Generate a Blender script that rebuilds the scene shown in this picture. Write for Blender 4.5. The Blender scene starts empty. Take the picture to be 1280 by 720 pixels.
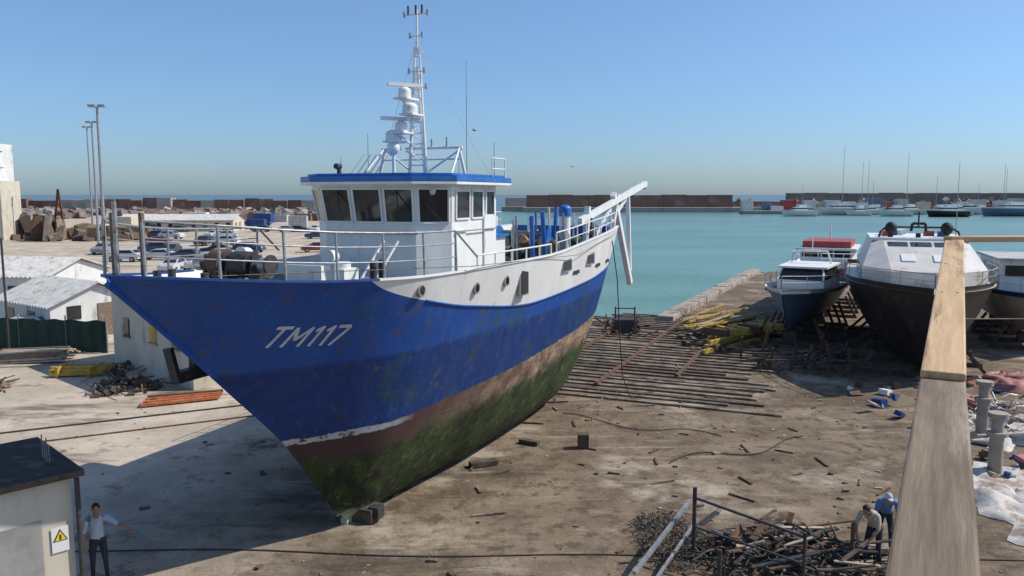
import bpy, math, random
from mathutils import Vector, Matrix, Euler, noise as mnoise
random.seed(7)
scene=bpy.context.scene
R=math.radians

# ---------------------------------------------------------------- materials
MATS={}
def srgb(c): return (c[0],c[1],c[2],1)
def pm(name,c1,c2=None,scale=3.0,rough=.7,bump=.0,metal=0.0,dirt=None,dscale=.8,dthr=.58,spec=.5,stretch=(1,1,1),bscale=None):
    if name in MATS: return MATS[name]
    m=bpy.data.materials.new(name); m.use_nodes=True
    nt=m.node_tree; N=nt.nodes; L=nt.links
    b=N["Principled BSDF"]; b.inputs["Roughness"].default_value=rough; b.inputs["Metallic"].default_value=metal
    b.inputs["Specular IOR Level"].default_value=spec
    if c2 is None: c2=tuple(x*.72 for x in c1)
    tc=N.new("ShaderNodeTexCoord"); mp=N.new("ShaderNodeMapping"); mp.inputs["Scale"].default_value=stretch
    L.new(tc.outputs["Object"],mp.inputs[0])
    n=N.new("ShaderNodeTexNoise"); n.inputs["Scale"].default_value=scale; n.inputs["Detail"].default_value=4; n.inputs["Roughness"].default_value=.62
    L.new(mp.outputs[0],n.inputs["Vector"])
    r=N.new("ShaderNodeValToRGB"); r.color_ramp.elements[0].position=.35; r.color_ramp.elements[1].position=.65
    r.color_ramp.elements[0].color=srgb(c2); r.color_ramp.elements[1].color=srgb(c1)
    L.new(n.outputs["Fac"],r.inputs[0]); out=r.outputs[0]
    if dirt:
        n2=N.new("ShaderNodeTexNoise"); n2.inputs["Scale"].default_value=dscale; n2.inputs["Detail"].default_value=6; n2.inputs["Roughness"].default_value=.7
        L.new(mp.outputs[0],n2.inputs["Vector"])
        r2=N.new("ShaderNodeValToRGB"); r2.color_ramp.elements[0].position=dthr; r2.color_ramp.elements[1].position=dthr+.1
        L.new(n2.outputs["Fac"],r2.inputs[0])
        mx=N.new("ShaderNodeMixRGB"); L.new(r2.outputs[0],mx.inputs[0]); L.new(out,mx.inputs[1]); mx.inputs[2].default_value=srgb(dirt)
        out=mx.outputs[0]
    L.new(out,b.inputs["Base Color"])
    if bump:
        bp=N.new("ShaderNodeBump"); bp.inputs["Strength"].default_value=bump; bp.inputs["Distance"].default_value=.05
        if bscale:
            n3=N.new("ShaderNodeTexNoise"); n3.inputs["Scale"].default_value=bscale; n3.inputs["Detail"].default_value=4
            L.new(mp.outputs[0],n3.inputs["Vector"]); L.new(n3.outputs["Fac"],bp.inputs["Height"])
        else: L.new(n.outputs["Fac"],bp.inputs["Height"])
        L.new(bp.outputs[0],b.inputs["Normal"])
    MATS[name]=m; return m

WHITE=pm("white_paint",(.78,.78,.76),(.68,.68,.65),2,.45,dirt=(.46,.34,.24),dscale=2.2,dthr=.62,stretch=(1,1,.3))
BLUEP=pm("blue_roof_paint",(.02,.16,.50),(.015,.11,.38),2,.45,dirt=(.1,.2,.35),dscale=2)
BLUED=pm("dark_blue_paint",(.012,.06,.24),(.01,.04,.16),2,.5)
GLASS=pm("window_glass",(.03,.034,.036),(.014,.016,.02),1.3,.08)
BLACK=pm("black_rubber",(.02,.02,.022),(.012,.012,.012),5,.7)
STEEL=pm("galvanised_steel",(.42,.43,.43),(.28,.28,.28),6,.45,metal=.5,dirt=(.2,.1,.05),dscale=4)
DARKST=pm("dark_machinery",(.05,.05,.055),(.025,.025,.025),8,.6,dirt=(.11,.06,.035),dscale=4,dthr=.56)
RUST=pm("rusty_steel",(.17,.085,.045),(.07,.04,.027),6,.85,bump=.3)
WOODR=pm("raw_wood",(.62,.42,.215),(.47,.30,.15),5,.6,bump=.12,stretch=(.3,4,4),dirt=(.27,.15,.07),dscale=1.6,dthr=.56)
WOODG=pm("weathered_shaded_wood",(.22,.165,.11),(.125,.09,.06),4,.85,bump=.2,stretch=(.3,4,4),dirt=(.3,.25,.19),dscale=1.4,dthr=.56)  # weathered brown, darkened: shade on the lower handrail is mixed into the colour
WOODD=pm("dark_wood",(.12,.085,.06),(.05,.038,.03),4,.9,bump=.4)
WOODS=pm("sunken_sleeper_wood",(.15,.115,.085),(.075,.058,.043),2,.9,bump=.4,dirt=(.27,.22,.165),dscale=.9,dthr=.48)
WOODL=pm("pale_plank",(.5,.42,.32),(.3,.23,.16),4,.85)
YEL=pm("yellow_paint",(.60,.42,.06),(.42,.26,.045),4,.6,dirt=(.24,.14,.08),dscale=3,dthr=.52)
ORA=pm("orange_paint",(.55,.18,.06),(.38,.12,.05),4,.6,dirt=(.2,.1,.06),dscale=3,dthr=.52)
RED=pm("red_paint",(.42,.06,.045),(.3,.04,.03),3,.5,dirt=(.2,.07,.05),dscale=2,dthr=.55)
DECK=pm("deck_grey_green",(.16,.2,.19),(.1,.12,.11),4,.8)
CONC=pm("concrete",(.38,.34,.28),(.27,.24,.195),1.5,.9,bump=.3,dirt=(.15,.12,.095),dscale=.7,dthr=.52)
PLAST=pm("cream_plaster",(.58,.53,.43),(.48,.43,.34),1.2,.9,dirt=(.3,.25,.18),dscale=1,dthr=.58,stretch=(1,1,.4))
WPLAST=pm("white_plaster",(.68,.68,.66),(.56,.56,.54),.8,.9,dirt=(.38,.35,.3),dscale=1,dthr=.58,stretch=(1,1,.4))
ROOFD=pm("dark_felt_roof",(.05,.04,.036),(.028,.023,.022),4,.9,bump=.3,dirt=(.1,.08,.06),dscale=2,dthr=.55)
ROOFL=pm("light_sheet_roof",(.5,.5,.49),(.38,.38,.37),2,.7,dirt=(.3,.24,.18),dscale=1.5,dthr=.54)
NET=pm("green_netting",(.025,.06,.045),(.012,.03,.022),12,.9)
NETB=pm("fishing_net",(.05,.12,.16),(.03,.05,.05),14,.95,bump=.6)
BRK=pm("hazed_red_brown_stone",(.22,.135,.105),(.145,.09,.075),.15,.95,dirt=(.28,.2,.16),dscale=.08,dthr=.56)  # stone colour lightened slightly to paint in distance haze
PALEST=pm("pale_quay_stone",(.4,.37,.32),(.3,.28,.24),.2,.95)
ROCK=pm("rock",(.26,.22,.19),(.16,.135,.12),.6,.95)
BLKHULL=pm("black_hull",(.02,.017,.018),(.010,.009,.010),1,.4,dirt=(.055,.035,.03),dscale=1.2,dthr=.54)
GREYH=pm("bluegrey_hull",(.14,.2,.29),(.09,.14,.22),1,.5,dirt=(.28,.26,.25),dscale=1.5,dthr=.56)
CREAM=pm("cream_gelcoat",(.66,.62,.56),(.55,.51,.46),1,.4,dirt=(.36,.29,.23),dscale=1.2,dthr=.56)
PINK=pm("faded_red_tarp",(.36,.16,.145),(.26,.1,.09),2,.8,bump=.6,dirt=(.4,.32,.28),dscale=1.5,dthr=.55)
TARP=pm("white_tarp",(.60,.57,.53),(.42,.39,.36),1.5,.8,bump=.9,bscale=3,dirt=(.30,.22,.17),dscale=1.0,dthr=.50)
SKIN=pm("skin",(.36,.2,.13),(.3,.16,.1),5,.6)
HAIR=pm("dark_hair",(.02,.015,.012),(.01,.008,.006),8,.7)
SHW=pm("white_shirt",(.5,.55,.63),(.36,.41,.5),5,.9,bump=.3)
SHB=pm("beige_shirt",(.5,.42,.34),(.36,.29,.23),5,.9,bump=.3)
SHBL=pm("blue_shirt",(.1,.22,.42),(.06,.14,.3),5,.9,bump=.3)
TRD=pm("dark_trousers",(.03,.035,.05),(.018,.02,.03),6,.9,bump=.3)
SHOE=pm("shoe_leather",(.03,.025,.02),None,5,.7)
ROPE=pm("rope",(.2,.17,.13),(.12,.1,.08),10,.95)
SIGNY=pm("sign_yellow",(.75,.5,.03),(.7,.45,.03),2,.5)

# ---------------------------------------------------------------- mesh builder
class MB:
    def __init__(s): s.v=[];s.f=[];s.m=[];s.sm=[];s.mats=[]
    def mi(s,m):
        if m not in s.mats: s.mats.append(m)
        return s.mats.index(m)
    def add(s,vs,fs,m,smooth=False):
        o=len(s.v); s.v+= [tuple(v) for v in vs]; i=s.mi(m)
        for f in fs: s.f.append([o+k for k in f]); s.m.append(i); s.sm.append(smooth)
    def box(s,c,size,m,rot=(0,0,0),M=None,taper=1.0):
        if M is None: M=Euler(rot).to_matrix()
        c=Vector(c); vs=[]
        for z in (-.5,.5):
            k=taper if z>0 else 1
            for x,y in((-.5,-.5),(.5,-.5),(.5,.5),(-.5,.5)):
                vs.append(c+M@Vector((x*size[0]*k,y*size[1]*k,z*size[2])))
        s.add(vs,[(3,2,1,0),(4,5,6,7),(0,1,5,4),(1,2,6,5),(2,3,7,6),(3,0,4,7)],m)
    def beam(s,a,b,w,h,m):
        a=Vector(a);b=Vector(b);d=(b-a);l=d.length
        if l<1e-6:return
        x=d/l; up=Vector((0,0,1)) if abs(x.z)<.95 else Vector((0,1,0))
        y=up.cross(x).normalized(); z=x.cross(y)
        M=Matrix((x,y,z)).transposed()
        s.box((a+b)/2,(l,w,h),m,M=M)
    def cyl(s,a,b,r,m,r2=None,n=10,caps=True,smooth=True):
        a=Vector(a);b=Vector(b);d=b-a
        if d.length<1e-6:return
        r2=r if r2 is None else r2
        x=d.normalized(); up=Vector((0,0,1)) if abs(x.z)<.95 else Vector((1,0,0))
        y=up.cross(x).normalized(); z=x.cross(y); vs=[]
        for p,q in((a,r),(b,r2)):
            for i in range(n):
                t=2*math.pi*i/n; vs.append(p+y*q*math.cos(t)+z*q*math.sin(t))
        s.add(vs,[(i,(i+1)%n,n+(i+1)%n,n+i) for i in range(n)],m,smooth)
        if caps:
            s.add(vs[:n],[tuple(range(n-1,-1,-1))],m); s.add(vs[n:],[tuple(range(n))],m)
    def tube(s,pts,r,m,n=6):
        for a,b in zip(pts[:-1],pts[1:]): s.cyl(a,b,r,m,n=n)
    def ell(s,c,rad,m,n=12,k=8,rot=(0,0,0)):
        M=Euler(rot).to_matrix(); c=Vector(c); vs=[]
        for j in range(k+1):
            ph=math.pi*j/k
            for i in range(n):
                t=2*math.pi*i/n
                vs.append(c+M@Vector((rad[0]*math.sin(ph)*math.cos(t),rad[1]*math.sin(ph)*math.sin(t),rad[2]*math.cos(ph))))
        fs=[]
        for j in range(k):
            for i in range(n):
                fs.append((j*n+i,(j+1)*n+i,(j+1)*n+(i+1)%n,j*n+(i+1)%n))
        s.add(vs,fs,m,True)
    def prism(s,poly,z0,z1,m,smooth=False,mtop=None):
        n=len(poly)
        vs=[(p[0],p[1],z0) for p in poly]+[(p[0],p[1],z1) for p in poly]
        s.add(vs,[(i,(i+1)%n,n+(i+1)%n,n+i) for i in range(n)]+[tuple(range(n-1,-1,-1))],m,smooth)
        s.add(vs[n:],[tuple(range(n))],mtop or m)
    def build(s,name,parent=None,loc=(0,0,0),rot=(0,0,0),bevel=0):
        me=bpy.data.meshes.new(name); me.from_pydata(s.v,[],s.f)
        for m in s.mats: me.materials.append(m)
        me.polygons.foreach_set("material_index",s.m); me.polygons.foreach_set("use_smooth",s.sm); me.update()
        o=bpy.data.objects.new(name,me); scene.collection.objects.link(o)
        o.location=loc; o.rotation_euler=rot
        if parent: o.parent=parent
        if bevel:
            b=o.modifiers.new("bevel","BEVEL"); b.width=bevel; b.segments=2; b.limit_method='ANGLE'
        return o
def empty(name,loc=(0,0,0),rot=(0,0,0)):
    e=bpy.data.objects.new(name,None); scene.collection.objects.link(e); e.location=loc; e.rotation_euler=rot; e.empty_display_size=.5
    return e
def T(tab,x):
    if x<=tab[0][0]: return tab[0][1]
    if x>=tab[-1][0]: return tab[-1][1]
    for i in range(len(tab)-1):
        if tab[i][0]<=x<=tab[i+1][0]:
            x0,y0=tab[i];x1,y1=tab[i+1]
            def sl(j):
                if j<=0 : return (tab[1][1]-tab[0][1])/(tab[1][0]-tab[0][0])
                if j>=len(tab)-1: return (tab[-1][1]-tab[-2][1])/(tab[-1][0]-tab[-2][0])
                a=(tab[j][1]-tab[j-1][1])/(tab[j][0]-tab[j-1][0]); b=(tab[j+1][1]-tab[j][1])/(tab[j+1][0]-tab[j][0])
                return 0 if a*b<=0 else 2*a*b/(a+b)
            h=x1-x0;t=(x-x0)/h;m0=sl(i)*h;m1=sl(i+1)*h
            return (2*t**3-3*t*t+1)*y0+(t**3-2*t*t+t)*m0+(-2*t**3+3*t*t)*y1+(t**3-t*t)*m1

# ---------------------------------------------------------------- world / sun / camera
SUNV=Vector((1.0,.12,1.0)).normalized()
elev=math.asin(SUNV.z); az=math.atan2(SUNV.x,SUNV.y)
w=bpy.data.worlds.new("World"); scene.world=w; w.use_nodes=True
nt=w.node_tree; bg=nt.nodes["Background"]; sk=nt.nodes.new("ShaderNodeTexSky"); sk.sky_type='NISHITA'; sk.sun_disc=False
sk.sun_elevation=elev; sk.sun_rotation=az; sk.air_density=1.0; sk.dust_density=.6; sk.ozone_density=1.6
tc=nt.nodes.new("ShaderNodeTexCoord"); sp=nt.nodes.new("ShaderNodeSeparateXYZ"); nt.links.new(tc.outputs["Generated"],sp.inputs[0])
rp=nt.nodes.new("ShaderNodeValToRGB"); e=rp.color_ramp.elements
e[0].position=0; e[0].color=(.42,.58,.86,1); e[1].position=.45; e[1].color=(.82,.90,.98,1)
k_=e.new(.12); k_.color=(.52,.68,.90,1)
nt.links.new(sp.outputs[2],rp.inputs[0])
mxw=nt.nodes.new("ShaderNodeMixRGB"); mxw.blend_type='MULTIPLY'; mxw.inputs[0].default_value=1
nt.links.new(sk.outputs[0],mxw.inputs[1]); nt.links.new(rp.outputs[0],mxw.inputs[2])
nt.links.new(mxw.outputs[0],bg.inputs[0]); bg.inputs[1].default_value=.15
sd=bpy.data.lights.new("sun","SUN"); sd.energy=4.6; sd.angle=R(.5); sd.color=(1,.94,.85)
so=bpy.data.objects.new("sun",sd); scene.collection.objects.link(so); so.rotation_euler=SUNV.to_track_quat('Z','Y').to_euler(); so.location=(30,0,40)
cd=bpy.data.cameras.new("camera"); cd.sensor_width=36; cd.lens=28.125; cd.clip_end=20000; cd.clip_start=.05
co=bpy.data.objects.new("camera",cd); scene.collection.objects.link(co); co.location=(0,0,8.5); co.rotation_euler=(R(90-6.67),0,0); scene.camera=co
scene.view_settings.view_transform='Standard'; scene.view_settings.look='None'; scene.view_settings.exposure=0

# ---------------------------------------------------------------- water
def water():
    m=bpy.data.materials.new("harbour_water"); m.use_nodes=True; N=m.node_tree.nodes;L=m.node_tree.links
    b=N["Principled BSDF"]; b.inputs["Roughness"].default_value=.3; b.inputs["Specular IOR Level"].default_value=.22
    g=N.new("ShaderNodeNewGeometry"); s=N.new("ShaderNodeSeparateXYZ"); L.new(g.outputs["Position"],s.inputs[0])
    mr=N.new("ShaderNodeMapRange"); mr.inputs[1].default_value=50; mr.inputs[2].default_value=520; L.new(s.outputs[1],mr.inputs[0])
    r=N.new("ShaderNodeValToRGB"); e=r.color_ramp.elements
    e[0].color=(.125,.255,.205,1); e[1].color=(.085,.14,.16,1); e[1].position=1
    k=e.new(.6); k.color=(.13,.235,.205,1)
    L.new(mr.outputs[0],r.inputs[0])
    n=N.new("ShaderNodeTexNoise"); n.inputs["Scale"].default_value=.03; n.inputs["Detail"].default_value=4
    mp=N.new("ShaderNodeMapping"); mp.inputs["Scale"].default_value=(.5,2,1); L.new(g.outputs["Position"],mp.inputs[0]); L.new(mp.outputs[0],n.inputs["Vector"])
    r3=N.new("ShaderNodeMapRange"); r3.inputs[1].default_value=.35; r3.inputs[2].default_value=.65; r3.inputs[3].default_value=.80; r3.inputs[4].default_value=1.1; L.new(n.outputs["Fac"],r3.inputs[0])
    mx=N.new("ShaderNodeMixRGB"); mx.blend_type='MULTIPLY'; mx.inputs[0].default_value=1; L.new(r.outputs[0],mx.inputs[1]); L.new(r3.outputs[0],mx.inputs[2])
    L.new(mx.outputs[0],b.inputs["Base Color"])
    n2=N.new("ShaderNodeTexNoise"); n2.inputs["Scale"].default_value=1.2; n2.inputs["Detail"].default_value=4; L.new(g.outputs["Position"],n2.inputs["Vector"])
    bp=N.new("ShaderNodeBump"); bp.inputs["Strength"].default_value=.8; bp.inputs["Distance"].default_value=.18; L.new(n2.outputs["Fac"],bp.inputs["Height"]); L.new(bp.outputs[0],b.inputs["Normal"])
    w=MB(); w.add([(-9000,-200,-1),(9000,-200,-1),(9000,14000,-1),(-9000,14000,-1)],[(0,1,2,3)],m); w.build("sea_water")
water()

# ---------------------------------------------------------------- ground
def groundmat():
    m=bpy.data.materials.new("yard_ground"); m.use_nodes=True; N=m.node_tree.nodes;L=m.node_tree.links
    b=N["Principled BSDF"]; b.inputs["Roughness"].default_value=.93; b.inputs["Specular IOR Level"].default_value=.2
    g=N.new("ShaderNodeNewGeometry"); s=N.new("ShaderNodeSeparateXYZ"); L.new(g.outputs["Position"],s.inputs[0])
    def nz(sc,d=5,ro=.65,off=0,st=None):
        n=N.new("ShaderNodeTexNoise"); n.inputs["Scale"].default_value=sc; n.inputs["Detail"].default_value=d; n.inputs["Roughness"].default_value=ro
        mp=N.new("ShaderNodeMapping"); mp.inputs["Location"].default_value=(off,off*.7,0)
        if st: mp.inputs["Rotation"].default_value=(0,0,R(-67)); mp.inputs["Scale"].default_value=st
        L.new(g.outputs["Position"],mp.inputs[0]); L.new(mp.outputs[0],n.inputs["Vector"]); return n.outputs["Fac"]
    def ramp(f,a,b_):
        r=N.new("ShaderNodeMapRange"); r.inputs[1].default_value=a; r.inputs[2].default_value=b_; L.new(f,r.inputs[0]); return r.outputs[0]
    def mul(f,v):
        x=N.new("ShaderNodeMath"); x.operation='MULTIPLY'; L.new(f,x.inputs[0]); x.inputs[1].default_value=v; return x.outputs[0]
    def mix(f,a,c,bt='MIX'):
        x=N.new("ShaderNodeMixRGB"); x.blend_type=bt
        if isinstance(f,float): x.inputs[0].default_value=f
        else: L.new(f,x.inputs[0])
        for i,q in((1,a),(2,c)):
            if isinstance(q,tuple): x.inputs[i].default_value=srgb(q)
            else: L.new(q,x.inputs[i])
        return x.outputs[0]
    brown=mix(ramp(nz(.35),.38,.62),(.125,.09,.06),(.235,.18,.125))
    brown=mix(mul(ramp(nz(1.7),.5,.62),.8),brown,(.085,.062,.042))
    pale=mix(ramp(nz(.3,5,.65,20),.4,.6),(.43,.36,.28),(.55,.47,.38))
    pale=mix(ramp(nz(.9,6,.7),.56,.65),pale,(.29,.225,.165))
    ma=N.new("ShaderNodeMath"); ma.operation='MULTIPLY_ADD'; L.new(nz(.12,5),ma.inputs[0]); ma.inputs[1].default_value=14; L.new(s.outputs[0],ma.inputs[2])
    mr=N.new("ShaderNodeMapRange"); mr.inputs[1].default_value=1.5; mr.inputs[2].default_value=-3.5; L.new(ma.outputs[0],mr.inputs[0])
    base=mix(mr.outputs[0],brown,pale)
    base=mix(mul(ramp(nz(.2,7,.72,50),.54,.64),.85),base,(.40,.345,.27))
    base=mix(mul(ramp(nz(.45,6,.72,80,(.25,1,1)),.54,.66),.85),base,(.07,.052,.037))
    base=mix(mul(ramp(nz(.9,6,.75,33,(.2,1.3,1)),.56,.66),.65),base,(.36,.30,.235))
    base=mix(mul(ramp(nz(.28,6,.75,61),.60,.66),.8),base,(.05,.04,.032))
    base=mix(mul(ramp(nz(9,3,.7),.6,.72),.8),base,(.09,.07,.055))
    base=mix(mul(ramp(nz(12,3,.7,9),.62,.72),.8),base,(.5,.44,.36))
    L.new(base,b.inputs["Base Color"])
    bp=N.new("ShaderNodeBump"); bp.inputs["Strength"].default_value=.6; bp.inputs["Distance"].default_value=.06; L.new(nz(3.5,5,.7),bp.inputs["Height"]); L.new(bp.outputs[0],b.inputs["Normal"])
    return m
GM=groundmat()
def land(name,poly,top,mat,wall,bottom=-3):
    b=MB(); n=len(poly)
    b.add([(x,y,top) for x,y in poly],[tuple(range(n))],mat)
    vs=[(x,y,top) for x,y in poly]+[(x,y,bottom) for x,y in poly]
    b.add(vs,[(i,n+i,n+(i+1)%n,(i+1)%n) for i in range(n)],wall)
    return b.build(name)
poly=[(-500,-60),(120,-60),(120,92),(60,92),(27,88),(11.2,55),(2,55),(-6,75),(-18,110),(-60,440),(-500,440)]
land("yard_ground",poly,0,GM,CONC)
sl=MB(); sl.add([(2,55,.0),(11.2,55,.0),(13,68,-2.4),(-2,68,-2.4)],[(0,1,2,3)],GM); sl.build("slipway_ramp")
k=MB(); random.seed(31)
a=Vector((11.2,55,0));b_=Vector((27,88,0)); d=(b_-a).normalized(); nn=Vector((-d.y,d.x,0))
for i in range(14):
    p=a+d*(i*2.7-2)+nn*random.uniform(-.05,.05); q=a+d*(i*2.7+.64)
    k.beam(p+nn*.1+Vector((0,0,.12+random.uniform(-.06,.06))),q+nn*.1+Vector((0,0,.12)),1.1,.6,CONC)
k.build("mole_kerb",bevel=.05)

ax=Vector((.3907,.9205,0)); pt=Vector((.9205,-.3907,0))
foot=Vector((-4.36,19.92,0))
k=MB()
for i in range(34):
    c=foot+ax*(15.0+i*.72+random.uniform(-.08,.08))+pt*random.uniform(2.0,2.8)
    if random.random()<.07: continue
    tl=random.uniform(-.12,.12)
    k.beam(c-pt*random.uniform(5.5,7.5)+Vector((0,0,.0)),c+pt*random.uniform(4.5,7)+ax*tl+Vector((0,0,.02)),random.uniform(.16,.28),.13,WOODS if random.random()<.8 else WOODD)
for o in(-1.6,1.6,4.6):
    k.beam(foot+ax*(17 if o<4 else 20)+pt*o+Vector((0,0,.12)),foot+ax*37+pt*o+Vector((0,0,.12)),.14,.12,RUST)
k.build("slipway_sleepers")
k=MB()
k.beam((-20,26.9,.02),(-9,32.6,.02),.08,.06,DARKST); k.beam((-19,25.4,.02),(-8,31.1,.02),.07,.05,RUST)
P=[Vector((-18+i*1.0,18.6-i*.03+.12*math.sin(i*.7),.02)) for i in range(33)]; k.tube(P,.018,DARKST,5)
k.build("yard_cables")

# ================================================================ TRAWLER
boat=empty("fishing_trawler",foot,(0,0,R(67)))
BT=[(-6.7,0.03),(-6.45,.42),(-6.0,.9),(-5.2,1.45),(-4.2,1.95),(-3,2.38),(-1,2.88),(2,3.18),(6,3.3),(11,3.2),(15,2.85),(17,2.5)]
ZK=[(-6.7,6.93),(-5.2,5.6),(-3.7,4.22),(-2.24,2.85),(-1.3,1.72),(-.6,.85),(0,.12),(.6,.0),(13,.0),(14,.25),(15.4,1.0),(17,2.4)]
ZT=[(-6.7,7.05),(-3,6.70),(0,6.6),(6,6.6),(12,6.9),(17,7.1)]
ZB=[(-2.4,6.65),(-1.9,6.42),(-1,6.15),(1.7,5.62),(6,5.2),(11.5,5.3),(17,5.6)]
PP=[(-6.7,1.0),(-4,.98),(-2,.86),(0,.72),(3,.55),(6,.43),(12,.37),(15,.38),(17,.42)]
def half(x,z):
    zk=T(ZK,x); zt=T(ZT,x); t=max(0,min(1.05,(z-zk)/max(.02,zt-zk)))
    return max(.045,T(BT,x)*t**T(PP,x))
def zb(x): return T(ZT,x)-.001 if x<-2.4 else min(T(ZT,x)-.001,T(ZB,x))
def hullmat():
    m=bpy.data.materials.new("trawler_hull_paint"); m.use_nodes=True; N=m.node_tree.nodes;L=m.node_tree.links
    b=N["Principled BSDF"]; b.inputs["Specular IOR Level"].default_value=.35
    tc=N.new("ShaderNodeTexCoord"); s=N.new("ShaderNodeSeparateXYZ"); L.new(tc.outputs["Object"],s.inputs[0])
    def nz(sc,d=5,ro=.65,st=(1,1,1),off=0):
        mp=N.new("ShaderNodeMapping"); mp.inputs["Scale"].default_value=st; mp.inputs["Location"].default_value=(off,0,off); L.new(tc.outputs["Object"],mp.inputs[0])
        n=N.new("ShaderNodeTexNoise"); n.inputs["Scale"].default_value=sc; n.inputs["Detail"].default_value=d; n.inputs["Roughness"].default_value=ro
        L.new(mp.outputs[0],n.inputs["Vector"]); return n.outputs["Fac"]
    def ramp(f,a,b_):
        r=N.new("ShaderNodeMapRange"); r.inputs[1].default_value=a; r.inputs[2].default_value=b_; L.new(f,r.inputs[0]); return r.outputs[0]
    def math_(op,a,b2,c=None):
        x=N.new("ShaderNodeMath"); x.operation=op
        for i,q in enumerate((a,b2,c)):
            if q is None: continue
            if isinstance(q,(int,float)): x.inputs[i].default_value=q
            else: L.new(q,x.inputs[i])
        return x.outputs[0]
    def mix(f,a,c):
        x=N.new("ShaderNodeMixRGB")
        if isinstance(f,float): x.inputs[0].default_value=f
        else: L.new(f,x.inputs[0])
        for i,q in((1,a),(2,c)):
            if isinstance(q,tuple): x.inputs[i].default_value=srgb(q)
            else: L.new(q,x.inputs[i])
        return x.outputs[0]
    z=math_('MULTIPLY_ADD',s.outputs[0],-.045,s.outputs[2])
    zn=math_('MULTIPLY_ADD',nz(2.2,6,.75),.22,z)
    zg=math_('MULTIPLY_ADD',nz(.8,6,.75),2.2,z)
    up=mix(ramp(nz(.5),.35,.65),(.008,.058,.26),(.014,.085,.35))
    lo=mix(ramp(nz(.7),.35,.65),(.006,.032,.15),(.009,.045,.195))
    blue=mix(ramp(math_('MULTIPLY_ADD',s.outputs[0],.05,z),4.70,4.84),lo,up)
    # rubbed-through primer patches concentrated amidships forward
    patchw=math_('MULTIPLY',ramp(s.outputs[0],-3.5,-1.0),ramp(s.outputs[0],16,9))
    blue=mix(math_('MULTIPLY',math_('MULTIPLY',ramp(nz(.55,6,.75,(1,1,1),4),.52,.62),patchw),.7),blue,(.035,.085,.085))
    blue=mix(math_('MULTIPLY',math_('MULTIPLY',ramp(nz(1.1,6,.75,(1,1,1),14),.60,.68),patchw),.75),blue,(.12,.13,.06))
    blue=mix(math_('MULTIPLY',ramp(nz(1.5,6,.7,(1,1,.22),9),.58,.70),.5),blue,(.06,.055,.06))
    blue=mix(math_('MULTIPLY',ramp(nz(5,5,.7,(1,1,.10)),.54,.72),.45),blue,(.045,.14,.38))
    blue=mix(math_('MULTIPLY',math_('MULTIPLY',ramp(nz(5,4,.6,(1,1,.05),3),.57,.66),ramp(s.outputs[2],3.8,5.4)),.5),blue,(.11,.06,.035))
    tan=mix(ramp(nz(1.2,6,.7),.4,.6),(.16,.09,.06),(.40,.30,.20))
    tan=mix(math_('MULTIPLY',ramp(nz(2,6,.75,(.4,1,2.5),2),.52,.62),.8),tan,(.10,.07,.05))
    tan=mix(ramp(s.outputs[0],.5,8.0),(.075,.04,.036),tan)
    green=mix(ramp(nz(1.3,6,.75),.38,.62),(.014,.028,.010),(.055,.08,.02))
    green=mix(ramp(nz(2.8,6,.75),.55,.66),green,(.14,.155,.075))
    green=mix(ramp(nz(.8,6,.75,(1,1,1),6),.52,.62),green,(.022,.018,.013))
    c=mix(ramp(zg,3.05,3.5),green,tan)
    c=mix(math_('MULTIPLY',math_('MULTIPLY',ramp(zn,2.88,2.90),ramp(nz(3,5,.7,(1,1,1),8),.36,.44)),ramp(s.outputs[0],.7,-.4)),c,(.50,.49,.48))
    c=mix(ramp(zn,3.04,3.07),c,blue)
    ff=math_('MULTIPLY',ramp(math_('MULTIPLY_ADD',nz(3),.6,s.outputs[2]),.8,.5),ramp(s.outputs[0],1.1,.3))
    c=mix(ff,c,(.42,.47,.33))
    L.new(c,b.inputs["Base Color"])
    bp=N.new("ShaderNodeBump"); bp.inputs["Strength"].default_value=.4; bp.inputs["Distance"].default_value=.09; L.new(nz(.9,3,.5),bp.inputs["Height"])
    bk=N.new("ShaderNodeTexBrick"); bk.inputs["Scale"].default_value=1; bk.inputs["Brick Width"].default_value=2.6; bk.inputs["Row Height"].default_value=1.15; bk.inputs["Mortar Size"].default_value=.012; bk.inputs["Mortar Smooth"].default_value=1
    cx=N.new("ShaderNodeCombineXYZ"); L.new(s.outputs[0],cx.inputs[0]); L.new(s.outputs[2],cx.inputs[1]); L.new(cx.outputs[0],bk.inputs["Vector"])
    bp2=N.new("ShaderNodeBump"); bp2.inputs["Strength"].default_value=.4; bp2.inputs["Distance"].default_value=.02; L.new(bk.outputs["Fac"],bp2.inputs["Height"]); L.new(bp.outputs[0],bp2.inputs["Normal"])
    L.new(bp2.outputs[0],b.inputs["Normal"])
    rr=N.new("ShaderNodeMapRange"); rr.inputs[1].default_value=2.8; rr.inputs[2].default_value=3.1; rr.inputs[3].default_value=.85; rr.inputs[4].default_value=.5; L.new(z,rr.inputs[0]); L.new(rr.outputs[0],b.inputs["Roughness"])
    return m
HM=hullmat()
WHB=pm("white_bulwark_paint",(.8,.79,.76),(.7,.69,.66),1.2,.45,dirt=(.45,.32,.22),dscale=1.6,dthr=.61,stretch=(1,1,.2))
xs=[]; x=-6.7
while x<17.0: xs.append(x); x+= .12 if x<-5.5 else (.22 if x<2 else .4)
xs.append(17.0)
h=MB(); nA,nB=22,6
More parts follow.
